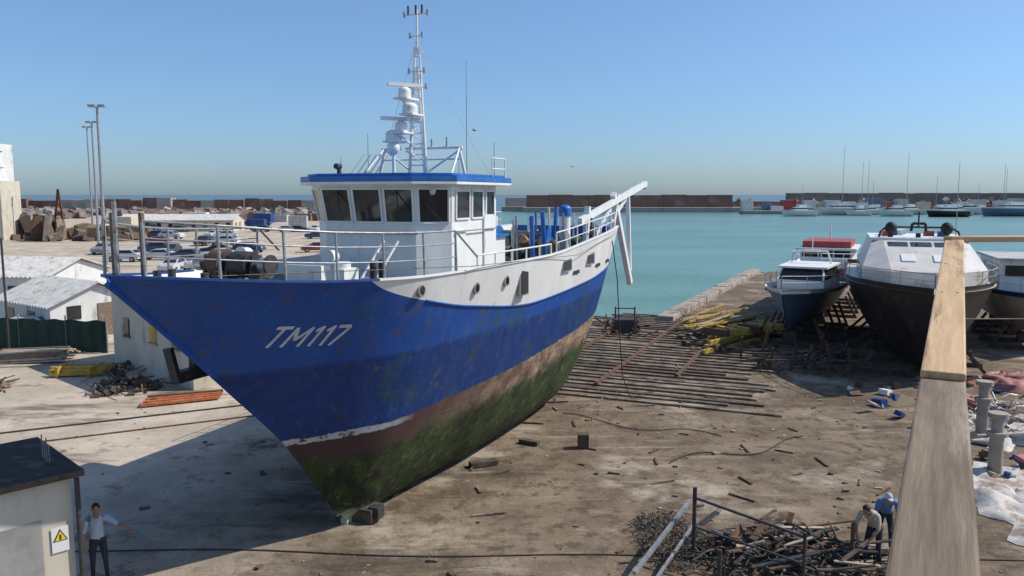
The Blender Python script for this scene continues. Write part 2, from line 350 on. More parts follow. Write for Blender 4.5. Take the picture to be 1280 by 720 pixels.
for sd_ in(-1,1):
    vs=[];fA=[];fB=[]
    W=nA+nB+1
    for x in xs:
        zk=T(ZK,x); b0=zb(x); zt=T(ZT,x)
        b0=max(b0,zk+.01)
        for j in range(nA+1):
            z=zk+(b0-zk)*(j/nA)**1.35; vs.append((x,sd_*half(x,z),z))
        for j in range(1,nB+1):
            z=b0+(zt-b0)*j/nB; vs.append((x,sd_*half(x,z),z))
    for i in range(len(xs)-1):
        for j in range(W-1):
            q=(i*W+j,(i+1)*W+j,(i+1)*W+j+1,i*W+j+1)
            if sd_>0: q=q[::-1]
            (fA if j<nA else fB).append(q)
    o=len(h.v); h.add(vs,fA,HM,True)
    i=h.mi(WHB)
    for q in fB:
        h.f.append([o+k for k in q]); h.m.append(i); h.sm.append(True)
zt=T(ZT,17); zk=T(ZK,17)
zz=[zk+(zt-zk)*j/12 for j in range(13)]
h.add([(17,-half(17,z),z) for z in zz]+[(17,half(17,z),z) for z in zz],[(j,13+j,14+j,j+1) for j in range(12)],HM)
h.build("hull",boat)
k=MB(); k.box((7,0,.06),(14,.2,.2),HM); k.beam((14,0,.3),(14.9,0,2.6),.18,.35,HM)
k.build("keel",boat)
k=MB()
sx=[-6.72+i*.25 for i in range(27)]
k.tube([(x-.02,0,T(ZK,x)) for x in sx],.055,HM,8)
k.build("stem_bar",boat)
k=MB()
def inner(x,dz): return max(.01,half(x,T(ZT,x)-dz)-.09)
for sd_ in(-1,1):
    vs=[];n_=4
    L_=[x for x in xs if x>-6.1]
    for x in L_:
        zt=T(ZT,x); dz=.4 if x<7 else 1.1
        for j in range(n_+1): vs.append((x,sd_*inner(x,dz*j/n_),zt-dz*j/n_))
    k.add(vs,[(i*(n_+1)+j,i*(n_+1)+j+1,(i+1)*(n_+1)+j+1,(i+1)*(n_+1)+j) for i in range(len(L_)-1) for j in range(n_)],WHITE)
k.build("bulwark_inner",boat)
k=MB()
for sd_ in(-1,1):
    P=[(x,sd_*(T(BT,x)-.03),T(ZT,x)+.015) for x in xs]
    for a,b2 in zip(P[:-1],P[1:]):
        k.beam(a,b2,.12,.045,BLUED if a[0]<-2.4 else WHITE)
    P=[(x,sd_*(half(x,zb(x))+.01),zb(x)) for x in xs if x>-.6]
    k.tube(P,.03,HM,6)
k.build("caprail",boat)
k=MB()
def deckstrip(x0,x1,dz,m):
    L_=[x for x in xs if x0<=x<=x1]
    vs=[];
    for x in L_: 
        hb=inner(x,dz)+.03; vs+=[(x,-hb,T(ZT,x)-dz),(x,hb,T(ZT,x)-dz)]
    k.add(vs,[(2*i,2*i+2,2*i+3,2*i+1) for i in range(len(L_)-1)],m)
deckstrip(-6.0,7.1,.33,DECK); deckstrip(6.9,17,1.05,DECK)
k.box((7.05,0,5.95),(.08,6.1,.75),WHITE)
k.build("deck",boat)
k=MB()
LET=pm("lettering_white",(.62,.64,.66),(.45,.48,.54),3,.5,dirt=(.12,.2,.4),dscale=5,dthr=.6)
def stroke(p,q,wd,m=LET):
    p=Vector(p);q=Vector(q);d=(q-p); n_=max(2,int(d.length/.04)); d.normalize(); nrm=Vector((-d.y,d.x))*wd/2
    cols=[]
    for i in range(n_+1):
        c=p+(q-p)*i/n_
        for s_ in(-1,-.33,.33,1):
            r_=c+nrm*s_; cols.append((r_.x,-(half(r_.x,r_.y)+.012),r_.y))
    k.add(cols,[(i*4+j,(i+1)*4+j,(i+1)*4+j+1,i*4+j+1) for i in range(n_) for j in range(3)],m)
def L2(u,v): return (-3.98+u*.93+v*.10, 5.38+v*.42-u*.085)
W_=.07
def S(u0,v0,u1,v1,w=W_): stroke(L2(u0,v0),L2(u1,v1),w)
S(0,1,.34,1);S(.17,.98,.17,0)
S(.44,0,.44,1);S(.44,1,.60,.35);S(.60,.35,.78,1);S(.78,1,.78,0)
S(.90,.8,1.02,1);S(1.02,1.05,1.02,0)
S(1.16,.8,1.28,1);S(1.28,1.05,1.28,0)
S(1.38,1,1.68,1);S(1.68,1,1.48,0)
k.build("registration_lettering",boat)
k=MB()
def side(x,z,off=0): return Vector((x,-(half(x,z)+off),z))
for x,z in((-.75,6.3),(1.7,6.1),(3.4,6.12)):
    c=side(x,z); k.cyl(c+Vector((0,.06,0)),c-Vector((0,.045,0)),.155,STEEL,n=18); k.cyl(c,c-Vector((0,.055,0)),.105,GLASS,n=18)
c=side(4.6,6.05); k.box(c,(.62,.06,.95),STEEL); k.box(c-Vector((0,.03,0)),(.5,.05,.83),BLACK)
for x in(8.3,11.2):
    c=side(x,6.15); k.box(c,(.9,.07,.42),STEEL); k.box(c-Vector((0,.03,0)),(.78,.05,.3),DARKST)
for x in(9.6,12.6,14.6):
    c=side(x,5.8); k.box(c,(.7,.05,.12),BLACK)
k.build("portholes",boat)
k=MB()
c=Vector((-3.5,half(-3.5,5.5)+.08,5.5))
k.cyl(c+Vector((0,-.2,.1)),c+Vector((0,.12,-.1)),.24,DARKST,n=14)
k.beam(c,c+Vector((.1,.15,-.95)),.14,.16,DARKST)
k.beam(c+Vector((-.45,.15,-.95)),c+Vector((.6,.15,-.95)),.24,.24,DARKST)
k.beam(c+Vector((-.42,.15,-.95)),c+Vector((-.5,.25,-.3)),.1,.22,DARKST)
k.beam(c+Vector((.55,.15,-.95)),c+Vector((.65,.25,-.3)),.1,.22,DARKST)
k.build("anchor",boat)
k=MB()
for sd_ in(-1,1):
    st=[-6.35,-5.4,-4.3,-3.2,-2.0,-.7,.6]
    tops=[]
    for x in st:
        a=Vector((x,sd_*(T(BT,x)-.05),T(ZT,x))); b2=a+Vector((0,-sd_*.03,1.0)); k.cyl(a,b2,.03,STEEL,n=6); tops.append((a,b2))
    for f in(.38,.7,1.0):
        pts=[a.lerp(b2,f) for a,b2 in tops]
        if f>.9: pts.append(Vector((1.6,sd_*(T(BT,1.6)-.05),T(ZT,1.6)+.3)))
        k.tube(pts,.016 if f<1 else .026,STEEL)
for x in(1.6,2.6,3.6,4.6,5.6,6.6):
    a=Vector((x,-(T(BT,x)-.05),T(ZT,x))); k.cyl(a,a+Vector((0,0,.34)),.025,WHITE,n=6)
k.tube([(x,-(T(BT,x)-.05),T(ZT,x)+.34) for x in(1.6,2.6,3.6,4.6,5.6,6.6)],.025,WHITE)
for y in(-.35,.35): k.cyl((-6.25,y,7),(-6.25,y,8.15),.05,WOODG,n=8)
k.cyl((-6.5,0,7),(-6.5,0,8.35),.04,STEEL,n=8)
k.build("railing",boat)
k=MB()
k.box((-3.3,0.35,6.5),(1.0,1.7,.22),DARKST)
for y in(-.3,.35,.95): k.box((-3.3,y,6.85),(.5,.08,.7),DARKST,taper=.6)
k.cyl((-3.3,-.65,7.0),(-3.3,1.3,7.0),.08,STEEL,n=12)
k.cyl((-3.3,-.2,7.0),(-3.3,.25,7.0),.28,DARKST,n=20); k.cyl((-3.3,.45,7.0),(-3.3,.85,7.0),.26,DARKST,n=20)
k.cyl((-3.3,.5,7.0),(-3.3,.8,7.0),.31,RUST,n=20)
k.cyl((-3.3,-.65,7.0),(-3.3,-.45,7.0),.16,STEEL,n=16); k.cyl((-3.3,-.7,7.0),(-3.3,-.65,7.0),.22,DARKST,n=16)
k.cyl((-3.3,1.1,7.0),(-3.3,1.3,7.0),.17,STEEL,n=16)
k.box((-2.8,.8,6.85),(.45,.35,.45),DARKST); k.ell((-2.6,.2,6.75),(.3,.3,.25),ROPE)
k.build("windlass",boat)
k=MB()
for y in(-1.05,1.4):
    k.cyl((-1.6,y,6.3),(-1.6,y,7.05),.09,WHITE,n=12); k.ell((-1.66,y,7.08),(.18,.15,.15),WHITE)
    k.cyl((-1.68,y,7.08),(-1.86,y,7.08),.13,WHITE,r2=.18,n=14)
for x,y in((-4.9,-.6),(-4.9,.6),(-1.3,-2.0),(-1.3,2.0)):
    for dx in(-.18,.18): k.cyl((x+dx,y,6.4),(x+dx,y,7.0),.08,DARKST,n=12)
    k.box((x,y,6.55),(.6,.25,.08),DARKST)
k.beam((-.7,-1.5,6.4),(.1,-1.7,7.35),.05,.05,WHITE);k.beam((-.7,-1.1,6.4),(.1,-1.3,7.35),.05,.05,WHITE)
for i in range(5): t=i/5+.1; k.beam(Vector((-.7,-1.5,6.4)).lerp((.1,-1.7,7.35),t),Vector((-.7,-1.1,6.4)).lerp((.1,-1.3,7.35),t),.04,.04,WHITE)
k.box((-.5,-.5,6.5),(.6,.5,.4),WHITE); k.cyl((-.5,-.5,6.7),(-.5,-.5,6.85),.2,WHITE,n=14)
k.box((.2,.9,6.5),(.8,1.1,.4),WHITE)
k.build("foredeck_fittings",boat)

wh=[(1.5,-1.4),(1.5,1.4),(2.15,2.1),(5.0,2.1),(5.0,-2.1),(2.15,-2.1)][::-1]
k=MB()
k.prism(wh,6.1,7.72,WHITE)
rake=lambda z:(z-7.72)*.18
def ring(z):
    out=[]
    for x,y in wh:
        f=rake(z); out.append((x-(f if x<3 else 0), y*(1+ (f*.28 if x<3 else f*.0)),z))
    return out
lo_=ring(7.72); hi_=ring(8.72)
n=len(wh); k.add(lo_+hi_,[(i,(i+1)%n,n+(i+1)%n,n+i) for i in range(n)],WHITE)
k.build("wheelhouse_walls",boat)
k=MB(); fr=MB()
def pane(a0,a1,b0,b1,u0,u1,v0,v1):
    a0,a1,b0,b1=map(Vector,(a0,a1,b0,b1))
    nrm=(a1-a0).cross(b0-a0).normalized()
    cen=Vector((3.4,0,8.2)); 
    if nrm.dot((a0+a1)/2-cen)<0: nrm=-nrm
    def P(u,v,o): return a0.lerp(a1,u).lerp(b0.lerp(b1,u),v)+nrm*o
    c=[P(u0,v0,.012),P(u1,v0,.012),P(u1,v1,.012),P(u0,v1,.012)]
    k.add(c,[(0,1,2,3)],GLASS)
    for i in range(4): fr.beam(c[i],c[(i+1)%4],.05,.05,WHITE)
for i in range(n):
    p=wh[i]; q=wh[(i+1)%n]; a0,a1,b0,b1=lo_[i],lo_[(i+1)%n],hi_[i],hi_[(i+1)%n]
    mx=(p[0]+q[0])/2
    if abs(mx-1.5)<.01:
        for j in range(3): pane(a0,a1,b0,b1,(j+.06)/3,(j+.94)/3,.02,.9)
    elif abs(p[1])!=abs(q[1]): pane(a0,a1,b0,b1,.08,.92,.02,.9)
    elif abs(mx-5)<.01: pane(a0,a1,b0,b1,.2,.45,.1,.85);pane(a0,a1,b0,b1,.55,.8,.1,.85)
    else:
        for u0,u1 in((.08,.36),(.42,.66),(.74,.94)): pane(a0,a1,b0,b1,u0,u1,.1,.85)
k.build("wheelhouse_windows",boat); fr.build("window_frames",boat)
k=MB()
rf=[(1.0,-1.55),(1.0,1.55),(1.8,2.45),(5.35,2.45),(5.35,-2.45),(1.8,-2.45)][::-1]
k.prism(rf,8.72,8.80,WHITE); k.prism(rf,8.803,8.95,BLUEP)
k.prism([(3.3+(x-3.3)*.93,y*.93) for x,y in rf],8.953,9.02,BLUEP)
k.build("wheelhouse_roof",boat,bevel=.02)
k=MB()
k.box((2.6,-2.13,6.9),(.55,.04,1.25),WHITE); k.box((4.4,-2.13,7.05),(.65,.05,1.7),WHITE); 
k.tube([(1.4,-1.5,7.45),(1.4,1.5,7.45)],.02,STEEL)
k.tube([(2.3,-2.2,7.5),(4.8,-2.2,7.5)],.02,STEEL)
for y in(-.9,.9): k.beam((1.35,y,8.6),(1.15,y-.2,8.0),.02,.03,BLACK)
k.ell((1.5,-1.9,8.55),(.08,.08,.1),CREAM)
k.build("wheelhouse_fittings",boat)
k=MB()
bz=9.02; mx=4.1
for y in(-.28,.28):
    k.cyl((mx,y,bz),(mx+.05,y*.25,12.7),.05,WHITE,r2=.03,n=8)
k.cyl((mx+.4,0,bz),(mx+.06,0,12.1),.04,WHITE,n=8)
for i in range(11):
    z=bz+.3+i*.31; wd=.28*(1-(z-bz)/5.2)
    k.cyl((mx+.02,-wd,z),(mx+.02,wd,z),.022,WHITE,n=6)
    if i%2==0: k.cyl((mx+.02,-wd,z),(mx+.02,wd*.93,z+.3),.016,WHITE,n=6)
k.cyl((mx+.05,0,12.5),(mx+.05,0,13.75),.03,WHITE,n=8)
for z,l in((13.6,.38),(13.0,.2),(12.0,.25),(11.55,.3)):
    k.cyl((mx,-l,z),(mx,l,z),.022,WHITE,n=6)
    for y in(-l,l): k.cyl((mx,y,z-.06),(mx,y,z+.1),.035,STEEL,n=8)
for y in(-.2,0,.25): k.cyl((mx,y,13.6),(mx,y,13.85),.03,DARKST,n=8)
for z,w_,r_,yo in((11.4,1.0,.18,.12),(10.95,0,.22,-.05),(10.45,1.2,.18,.25),(10.2,0,.24,.5)):
    k.box((mx-.4,yo,z-.22),(.7,.45,.05),WHITE)
    k.beam((mx,.1,z-.6),(mx-.7,yo,z-.24),.05,.05,WHITE)
    k.cyl((mx-.5,yo,z-.2),(mx-.5,yo,z),r_,WHITE,n=16); k.ell((mx-.5,yo,z),(r_,r_,.12),WHITE)
    if w_>.9: k.box((mx-.5,yo,z+.17),(.12,w_,.1),WHITE,rot=(0,0,.9))
k.ell((mx-.6,.45,9.8),(.18,.18,.2),WHITE); k.cyl((mx-.6,.45,9.0),(mx-.6,.45,9.7),.05,WHITE,n=8)
for y in(-1.4,1.5):
    k.cyl((mx+.3,y,bz),(mx+.3,y*.85,9.85),.05,WHITE,n=8); k.cyl((mx-.6,y,bz),(mx+.25,y*.88,9.8),.035,WHITE,n=8)
k.cyl((mx+.3,-1.3,9.83),(mx+.3,1.4,9.83),.045,WHITE,n=8); k.cyl((mx+.3,-1.2,9.5),(mx+.3,1.3,9.5),.03,WHITE,n=8)
k.cyl((mx+.3,-1.3,9.8),(mx+.1,-.15,9.05),.03,WHITE,n=8);k.cyl((mx+.3,1.3,9.8),(mx+.1,.15,9.05),.03,WHITE,n=8)
for y in(-.8,-.3,.4,.9): k.cyl((mx+.3,y,9.8),(mx+.3,y,10.05+.1*abs(y)),.03,STEEL,n=6)
for i in range(5):
    x=mx-.5-i*.3; k.cyl((x,1.2,9.0),(x+.3,.9,9.6),.018,WHITE,n=5)
for x,y,z0,z1 in((4.6,-1.35,9.0,12.3),(4.4,1.9,9,10.3),(2.4,1.5,9,9.5),(5.1,-2.0,9,10.0),(3,-1.9,9,9.4)):
    k.cyl((x,y,z0),(x,y,z1),.016,STEEL,r2=.01,n=6)
k.tube([(4.3,-2.3,8.95),(4.3,-2.3,9.5),(5.2,-2.3,9.5),(5.2,-2.3,8.95)],.02,WHITE); k.tube([(4.3,-2.3,9.2),(5.2,-2.3,9.2)],.02,WHITE)
k.cyl((2.3,1.5,9.0),(2.3,1.5,9.25),.06,DARKST,n=12); k.cyl((2.15,1.5,9.25),(2.35,1.5,9.25),.08,DARKST,n=12)
k.tube([(mx,0,12.9),(mx+.9,-1.9,9.05)],.006,STEEL,4); k.tube([(mx,0,12.9),(mx+.9,1.9,9.05)],.006,STEEL,4)
k.build("mast",boat)
k=MB()
k.box((6.1,0,6.65),(1.9,3.0,1.0),WHITE); k.box((6.1,0,7.18),(2.1,3.2,.07),BLUEP)
k.cyl((6.2,1.2,7.2),(6.2,1.2,8.2),.2,WHITE,n=14); k.cyl((6.2,1.2,8.2),(6.2,1.2,8.35),.22,BLACK,n=14)
k.build("engine_casing",boat)
k=MB()
for y in(-1.3,1.3):
    k.cyl((9,y-.7,6.5),(9,y+.7,6.5),.18,STEEL,n=16)
    for d_ in(-.7,.0,.7): k.cyl((9,y+d_-.03,6.5),(9,y+d_+.03,6.5),.55,DARKST,n=20)
    k.cyl((9,y-.65,6.5),(9,y-.05,6.5),.4,RUST,n=16)
k.box((9,0,6.05),(1.3,3.4,.3),DARKST); k.box((9.6,0,6.6),(.5,.6,.9),BLUEP)
k.cyl((12.4,-1.2,6.7),(12.4,1.2,6.7),.12,STEEL,n=12); k.cyl((12.4,-.9,6.7),(12.4,.9,6.7),.38,NETB,n=18)
for y in(-1.1,1.1): k.cyl((12.4,y-.04,6.7),(12.4,y+.04,6.7),.55,BLUEP,n=20); k.box((12.4,y*1.15,6.2),(.5,.12,1.0),DARKST,taper=.5)
for i in range(18):
    k.ell((random.uniform(7.4,15.5),random.uniform(-2.4,1.5),6.1+random.uniform(0,.6)),(random.uniform(.2,.6),random.uniform(.2,.5),random.uniform(.15,.5)),random.choice([NETB,NET,DARKST,WHITE,ORA,ROPE]),10,6)
for i in range(22):
    x=random.uniform(7.3,13.5); y=random.uniform(-2.7,-.6); k.cyl((x,y,6),(x+random.uniform(-.4,.4),y,random.uniform(6.9,8.0)),random.choice([.025,.04,.08]),random.choice([WHITE,DARKST,DARKST,STEEL,BLUEP]),n=8)
k.build("trawl_winch",boat)
k=MB()
for sd_ in(-1,1):
    P=[]
    for x in[7.2+i*1.1 for i in range(9)]:
        a=Vector((x,sd_*(T(BT,x)-.08),T(ZT,x))); P.append(a+Vector((0,0,.65))); k.cyl(a,a+Vector((0,0,.65)),.022,WHITE,n=6)
    k.tube(P,.022,WHITE); k.tube([p-Vector((0,0,.32)) for p in P],.015,WHITE)
k.build("aft_railing",boat)
k=MB()
y=-2.2
k.beam((13.2,y,6.0),(13.6,y,8.0),.2,.2,WHITE); k.beam((13.2,1.6,6.0),(13.2,1.6,7.6),.14,.14,WHITE)
k.beam((12.6,y,7.45),(22.6,y*1.05,9.0),.18,.24,WHITE)
k.beam((16.6,y,6.2),(17.8,y,8.5),.22,.2,WHITE)
k.beam((17.2,y,8.5),(20.3,y,4.3),.22,.28,WHITE)
k.beam((19.6,y,8.6),(20.2,y,4.9),.14,.18,WHITE)
k.beam((17.0,y,7.3),(20.4,y,8.75),.1,.12,WHITE)
k.beam((14.4,y,6.6),(16.8,y,7.9),.09,.1,WHITE)
k.beam((16.9,-2.2,7.75),(16.9,1.6,7.4),.14,.14,WHITE); k.beam((16.9,1.6,6.0),(16.9,1.6,7.4),.14,.14,WHITE)
k.cyl((22.4,y-.12,8.85),(22.4,y+.12,8.85),.14,DARKST,n=14)
k.cyl((10.6,-2.3,6),(10.6,-2.3,7.7),.2,WHITE,n=14); k.cyl((10.6,-2.3,7.7),(10.6,-2.3,7.95),.23,BLUEP,n=14); k.ell((10.6,-2.3,7.95),(.23,.23,.16),BLUEP)
k.build("stern_gallows",boat)
k=MB()
k.beam((15.3,0,.5),(15.3,0,2.6),.12,.9,HM)
k.cyl((14.4,0,1.2),(14.85,0,1.2),.16,STEEL,n=12)
for i in range(4):
    t=i*math.pi/2+.4; k.beam((14.8,0,1.2),(14.8,math.cos(t)*.75,1.2+math.sin(t)*.75),.35,.06,STEEL)
k.build("rudder_and_propeller",boat)
k=MB()
P=[Vector((15,-(half(15,6.5)+.05),6.6)),Vector((15,-3.05,5)),Vector((15.05,-3.15,3)),Vector((15.1,-3.3,1)),Vector((15.3,-3.6,.05)),Vector((16.8,-4.3,.05))]
k.tube(P,.022,BLACK)
P=[Vector((-5.5,-(T(BT,-5.5))+.1,7.0)),Vector((1,-3.25,6.72)),Vector((9,-3.36,6.45)),Vector((15,-2.95,6.9))]
k.tube(P,.01,ROPE)
k.build("mooring_rope",boat)
k=MB()
k.box((.5,-.15,.1),(.6,1.1,.5),WOODD); k.box((.45,-.7,.25),(.3,.3,.3),DARKST)
for i in range(1,8): k.box((.3+i*1.9,0,-.02),(.4,.5,.14),WOODD)
k.build("keel_blocks",boat)
boat.location.z=.03

# ================================================================ other hauled-out boats
def genhull(k,Lh,beam_,z0,z1,mat,bowrake=1.5,flare=.6,mdeck=DECK,tr=.85,stripe=None,sheer=.5):
    n=26; rows=9
    for sd_ in(-1,1):
        vs=[]
        for i in range(n+1):
            t=i/n; x=t*Lh
            B=beam_/2*min(1,(1-(1-min(1,t/.42))**2.2)) *(1-(1-tr)*max(0,(t-.5)/.5)**2)
            for j in range(rows+1):
                v=j/rows
                zz=z0+(z1-z0)*v + sheer*v*(1-t)**2
                xx=x - bowrake*v*(1-t)**3 + bowrake*.6*(1-v)*(1-t)**3
                pw=.42+ flare*(1-t)**2*1.3
                vs.append((xx,sd_*max(.02,B*(v**pw)),zz))
        W=rows+1; fs=[]
        for i in range(n):
            for j in range(rows):
                q=(i*W+j,(i+1)*W+j,(i+1)*W+j+1,i*W+j+1); fs.append(q if sd_<0 else q[::-1])
        if stripe:
            k.add(vs,[f for idx,f in enumerate(fs) if idx%rows!=rows-1],mat,True); k.add(vs,[f for idx,f in enumerate(fs) if idx%rows==rows-1],stripe,True)
        else: k.add(vs,fs,mat,True)
        if sd_<0: V0=vs
        else: V1=vs
    W=rows+1
    dv=[]
    for i in range(n+1): dv+=[Vector(V0[i*W+rows])-Vector((0,0,.25)),Vector(V1[i*W+rows])-Vector((0,0,.25))]
    k.add(dv,[(2*i,2*i+2,2*i+3,2*i+1) for i in range(n)],mdeck)
    k.add([V0[n*W+j] for j in range(W)]+[V1[n*W+j] for j in range(W)],[(j,W+j,W+j+1,j+1) for j in range(rows)],mat)
    return [V0[i*W+rows] for i in range(n+1)],[V1[i*W+rows] for i in range(n+1)]
def deckrail(k,E,m,hgt=.8,step=2,upto=None):
    pts=[Vector(e) for e in E][::step][:upto]
    k.tube([p+Vector((0,0,hgt)) for p in pts],.022,m); k.tube([p+Vector((0,0,hgt*.5)) for p in pts],.015,m)
    for p in pts: k.cyl(p,p+Vector((0,0,hgt)),.02,m,n=6)
def stands(k,Lh,beam_,z0,m=WOODD):
    for x in[Lh*.15,Lh*.35,Lh*.55,Lh*.75,Lh*.92]:
        k.box((x,0,z0/2),(.4,.8,z0),WOODD)
        for s_ in(-1,1): k.beam((x,s_*beam_*.5,0),(x,s_*beam_*.33,z0+.7),.14,.14,m)
        k.beam((x,-beam_*.5,.1),(x,beam_*.5,.1),.2,.2,m)

y=empty("black_hulled_yacht",(18.2,34.4,0),(0,0,R(68)))
k=MB(); E0,E1=genhull(k,18,6.9,.3,4.3,BLKHULL,1.0,.0,CREAM,.92,sheer=.25); k.build("hull",y)
k=MB(); 
sup=[(2.2,-1.5),(2.2,1.5),(4.0,2.7),(15,2.7),(15,-2.7),(4.0,-2.7)][::-1]
k.prism(sup,4.0,4.95,CREAM)
s0=[(2.2,-1.5,4.95),(2.2,1.5,4.95),(4.0,2.7,4.95),(14.5,2.6,4.95),(14.5,-2.6,4.95),(4.0,-2.7,4.95)][::-1]
s1=[(6.6,-1.7,6.15),(6.6,1.7,6.15),(7.2,2.2,6.15),(13.5,2.2,6.15),(13.5,-2.2,6.15),(7.2,-2.2,6.15)][::-1]
k.add(s0+s1,[(i,(i+1)%6,6+(i+1)%6,6+i) for i in range(6)]+[(6,7,8,9,10,11)],CREAM)
k.prism([(6.9,-2.3),(6.9,2.3),(12.5,2.3),(12.5,-2.3)][::-1],6.153,6.28,WHITE)
for s_ in(-.7,.7): k.box((4.0,s_,5.47),(1.0,.6,.06),WHITE,rot=(0,-.265,0))
for i in range(10): k.box((random.uniform(9,12),random.uniform(-1.8,1.8),6.4),(random.uniform(.3,.9),.5,.3),random.choice([WHITE,CREAM,BLUED,RED]))
k.build("superstructure",y)
k=MB()
for s_ in(-1,1):
    for x in(5.2,7.4,9.6,11.8): k.box((x,s_*2.71,4.6),(1.5,.03,.36),GLASS)
a=Vector((2.2,-1.5,4.95));b2=Vector((2.2,1.5,4.95));c2=Vector((6.6,-1.7,6.15));d2=Vector((6.6,1.7,6.15)); nr=Vector((-.25,0,.95))*.02
P=lambda u,v:a.lerp(b2,u).lerp(c2.lerp(d2,u),v)+nr
for u0,u1 in((.05,.32),(.36,.64),(.68,.95)): k.add([P(u0,.80),P(u1,.80),P(u1,.95),P(u0,.95)],[(0,1,2,3)],GLASS)
k.build("windows",y)
k=MB(); deckrail(k,E0,STEEL,.6,2,8); deckrail(k,E1,STEEL,.6,2,8)
k.tube([(7.5,-1.9,6.2),(7.5,-1.8,6.6),(8,-1.5,6.8),(8,1.5,6.8),(7.5,1.8,6.6),(7.5,1.9,6.2)],.05,DARKST,8)
for yy in(-1.3,1.3,.0):
    k.cyl((7.8,yy,6.2),(7.8,yy,6.5),.12,BLACK,n=12)
    if yy: k.ell((7.8,yy,6.75),(.3,.3,.34),BLACK)
    else: k.tube([(7.8,-.35,6.6),(7.8,-.3,7.0),(7.8,.3,7.0),(7.8,.35,6.6)],.07,BLACK,8)
k.cyl((8,-.0,6.8),(8,-.0,7.6),.04,BLACK,n=8); k.cyl((8.5,-1.8,6.1),(8.6,-1.8,10.2),.025,STEEL,r2=.01,n=6)
k.build("radar_arch",y)
k=MB(); stands(k,17,6,.35); k.build("cradle",y)

y=empty("patrol_boat",(14.9,43.2,0),(0,0,R(60)))
k=MB(); E0,E1=genhull(k,12,3.9,.9,3.0,GREYH,1.3,.5,DECK,.9,WHITE,.5); k.build("hull",y)
k=MB(); k.prism([(4,-1.3),(4,1.3),(9,1.5),(9,-1.5)][::-1],2.8,3.5,WHITE)
a=[(4,-1.3,3.5),(4,1.3,3.5),(9,1.5,3.5),(9,-1.5,3.5)][::-1]; b2=[(4.7,-1.15,4.15),(4.7,1.15,4.15),(8.6,1.3,4.15),(8.6,-1.3,4.15)][::-1]
k.add(a+b2,[(i,(i+1)%4,4+(i+1)%4,4+i) for i in range(4)],GLASS); 
for p,q in zip(a,b2): k.cyl(p,q,.06,WHITE,n=6)
k.prism([(4.5,-1.4),(4.5,1.4),(9,1.5),(9,-1.5)][::-1],4.15,4.26,WHITE); k.build("wheelhouse",y)
k=MB(); deckrail(k,E0,STEEL,.7,3); deckrail(k,E1,STEEL,.7,3)
k.tube([(7.5,-1.2,4.2),(7.7,-.9,5.0),(7.7,.9,5.0),(7.5,1.2,4.2)],.05,WHITE,8); k.cyl((7.7,0,5.0),(7.7,0,5.8),.03,WHITE,n=6); k.cyl((7.4,-.5,5.05),(7.4,.5,5.05),.07,WHITE,n=8)
k.build("railing_and_mast",y)
k=MB(); stands(k,11.4,3.8,.9,RUST); k.build("cradle",y)

y=empty("red_fishing_boat",(21.0,54,0),(0,0,R(64)))
k=MB(); E0,E1=genhull(k,13,5.0,.8,3.4,RED,1.0,.5,DECK,.9,WHITE,.5); k.build("hull",y)
k=MB(); k.prism([(2.6,-1.7),(2.6,1.7),(8,1.9),(8,-1.9)][::-1],3.0,4.1,WHITE)
k.box((5.3,0,4.35),(5.2,3.4,.5),GLASS)
for x in(2.8,3.8,4.8,5.8,6.8,7.8):
    for s_ in(-1.71,1.71): k.box((x,s_,4.35),(.12,.06,.5),WHITE)
for yy in(-1.65,-.5,.5,1.65): k.box((2.68,yy,4.35),(.06,.1,.5),WHITE)
k.prism([(2.3,-2.0),(2.3,2.0),(8.3,2.0),(8.3,-2.0)][::-1],4.6,4.75,WHITE); k.prism([(2.8,-1.6),(2.8,1.6),(7.8,1.6),(7.8,-1.6)][::-1],4.753,5.2,RED)
k.build("wheelhouse",y)
k=MB(); k.cyl((6,0,5.2),(6,0,6.4),.05,WHITE,n=8); deckrail(k,E0,WHITE,.7,3); deckrail(k,E1,WHITE,.7,3); k.build("railing_and_mast",y)
k=MB(); stands(k,12.4,4.4,.8); k.build("cradle",y)

y=empty("grey_workboat",(28.2,41.5,0),(0,0,R(70)))
k=MB(); E0,E1=genhull(k,14,4.6,.6,3.0,CREAM,.8,.4,DECK,.9,BLUED,.3); k.build("hull",y)
k=MB(); k.prism([(3.5,-1.7),(3.5,1.7),(9,1.7),(9,-1.7)][::-1],2.7,4.8,WHITE); k.box((3.48,0,4.2),(.05,2.9,.6),GLASS); k.prism([(3.2,-1.9),(3.2,1.9),(9.3,1.9),(9.3,-1.9)][::-1],4.8,4.92,ROOFL)
for s_ in(-1,1):
    for x in(4.5,6,7.5): k.box((x,s_*1.71,4.2),(.9,.04,.55),GLASS)
k.build("wheelhouse",y)
k=MB(); deckrail(k,E0,STEEL,.8,3); deckrail(k,E1,STEEL,.8,3); k.build("railing",y)
k=MB(); stands(k,13,4.6,.6); k.build("cradle",y)

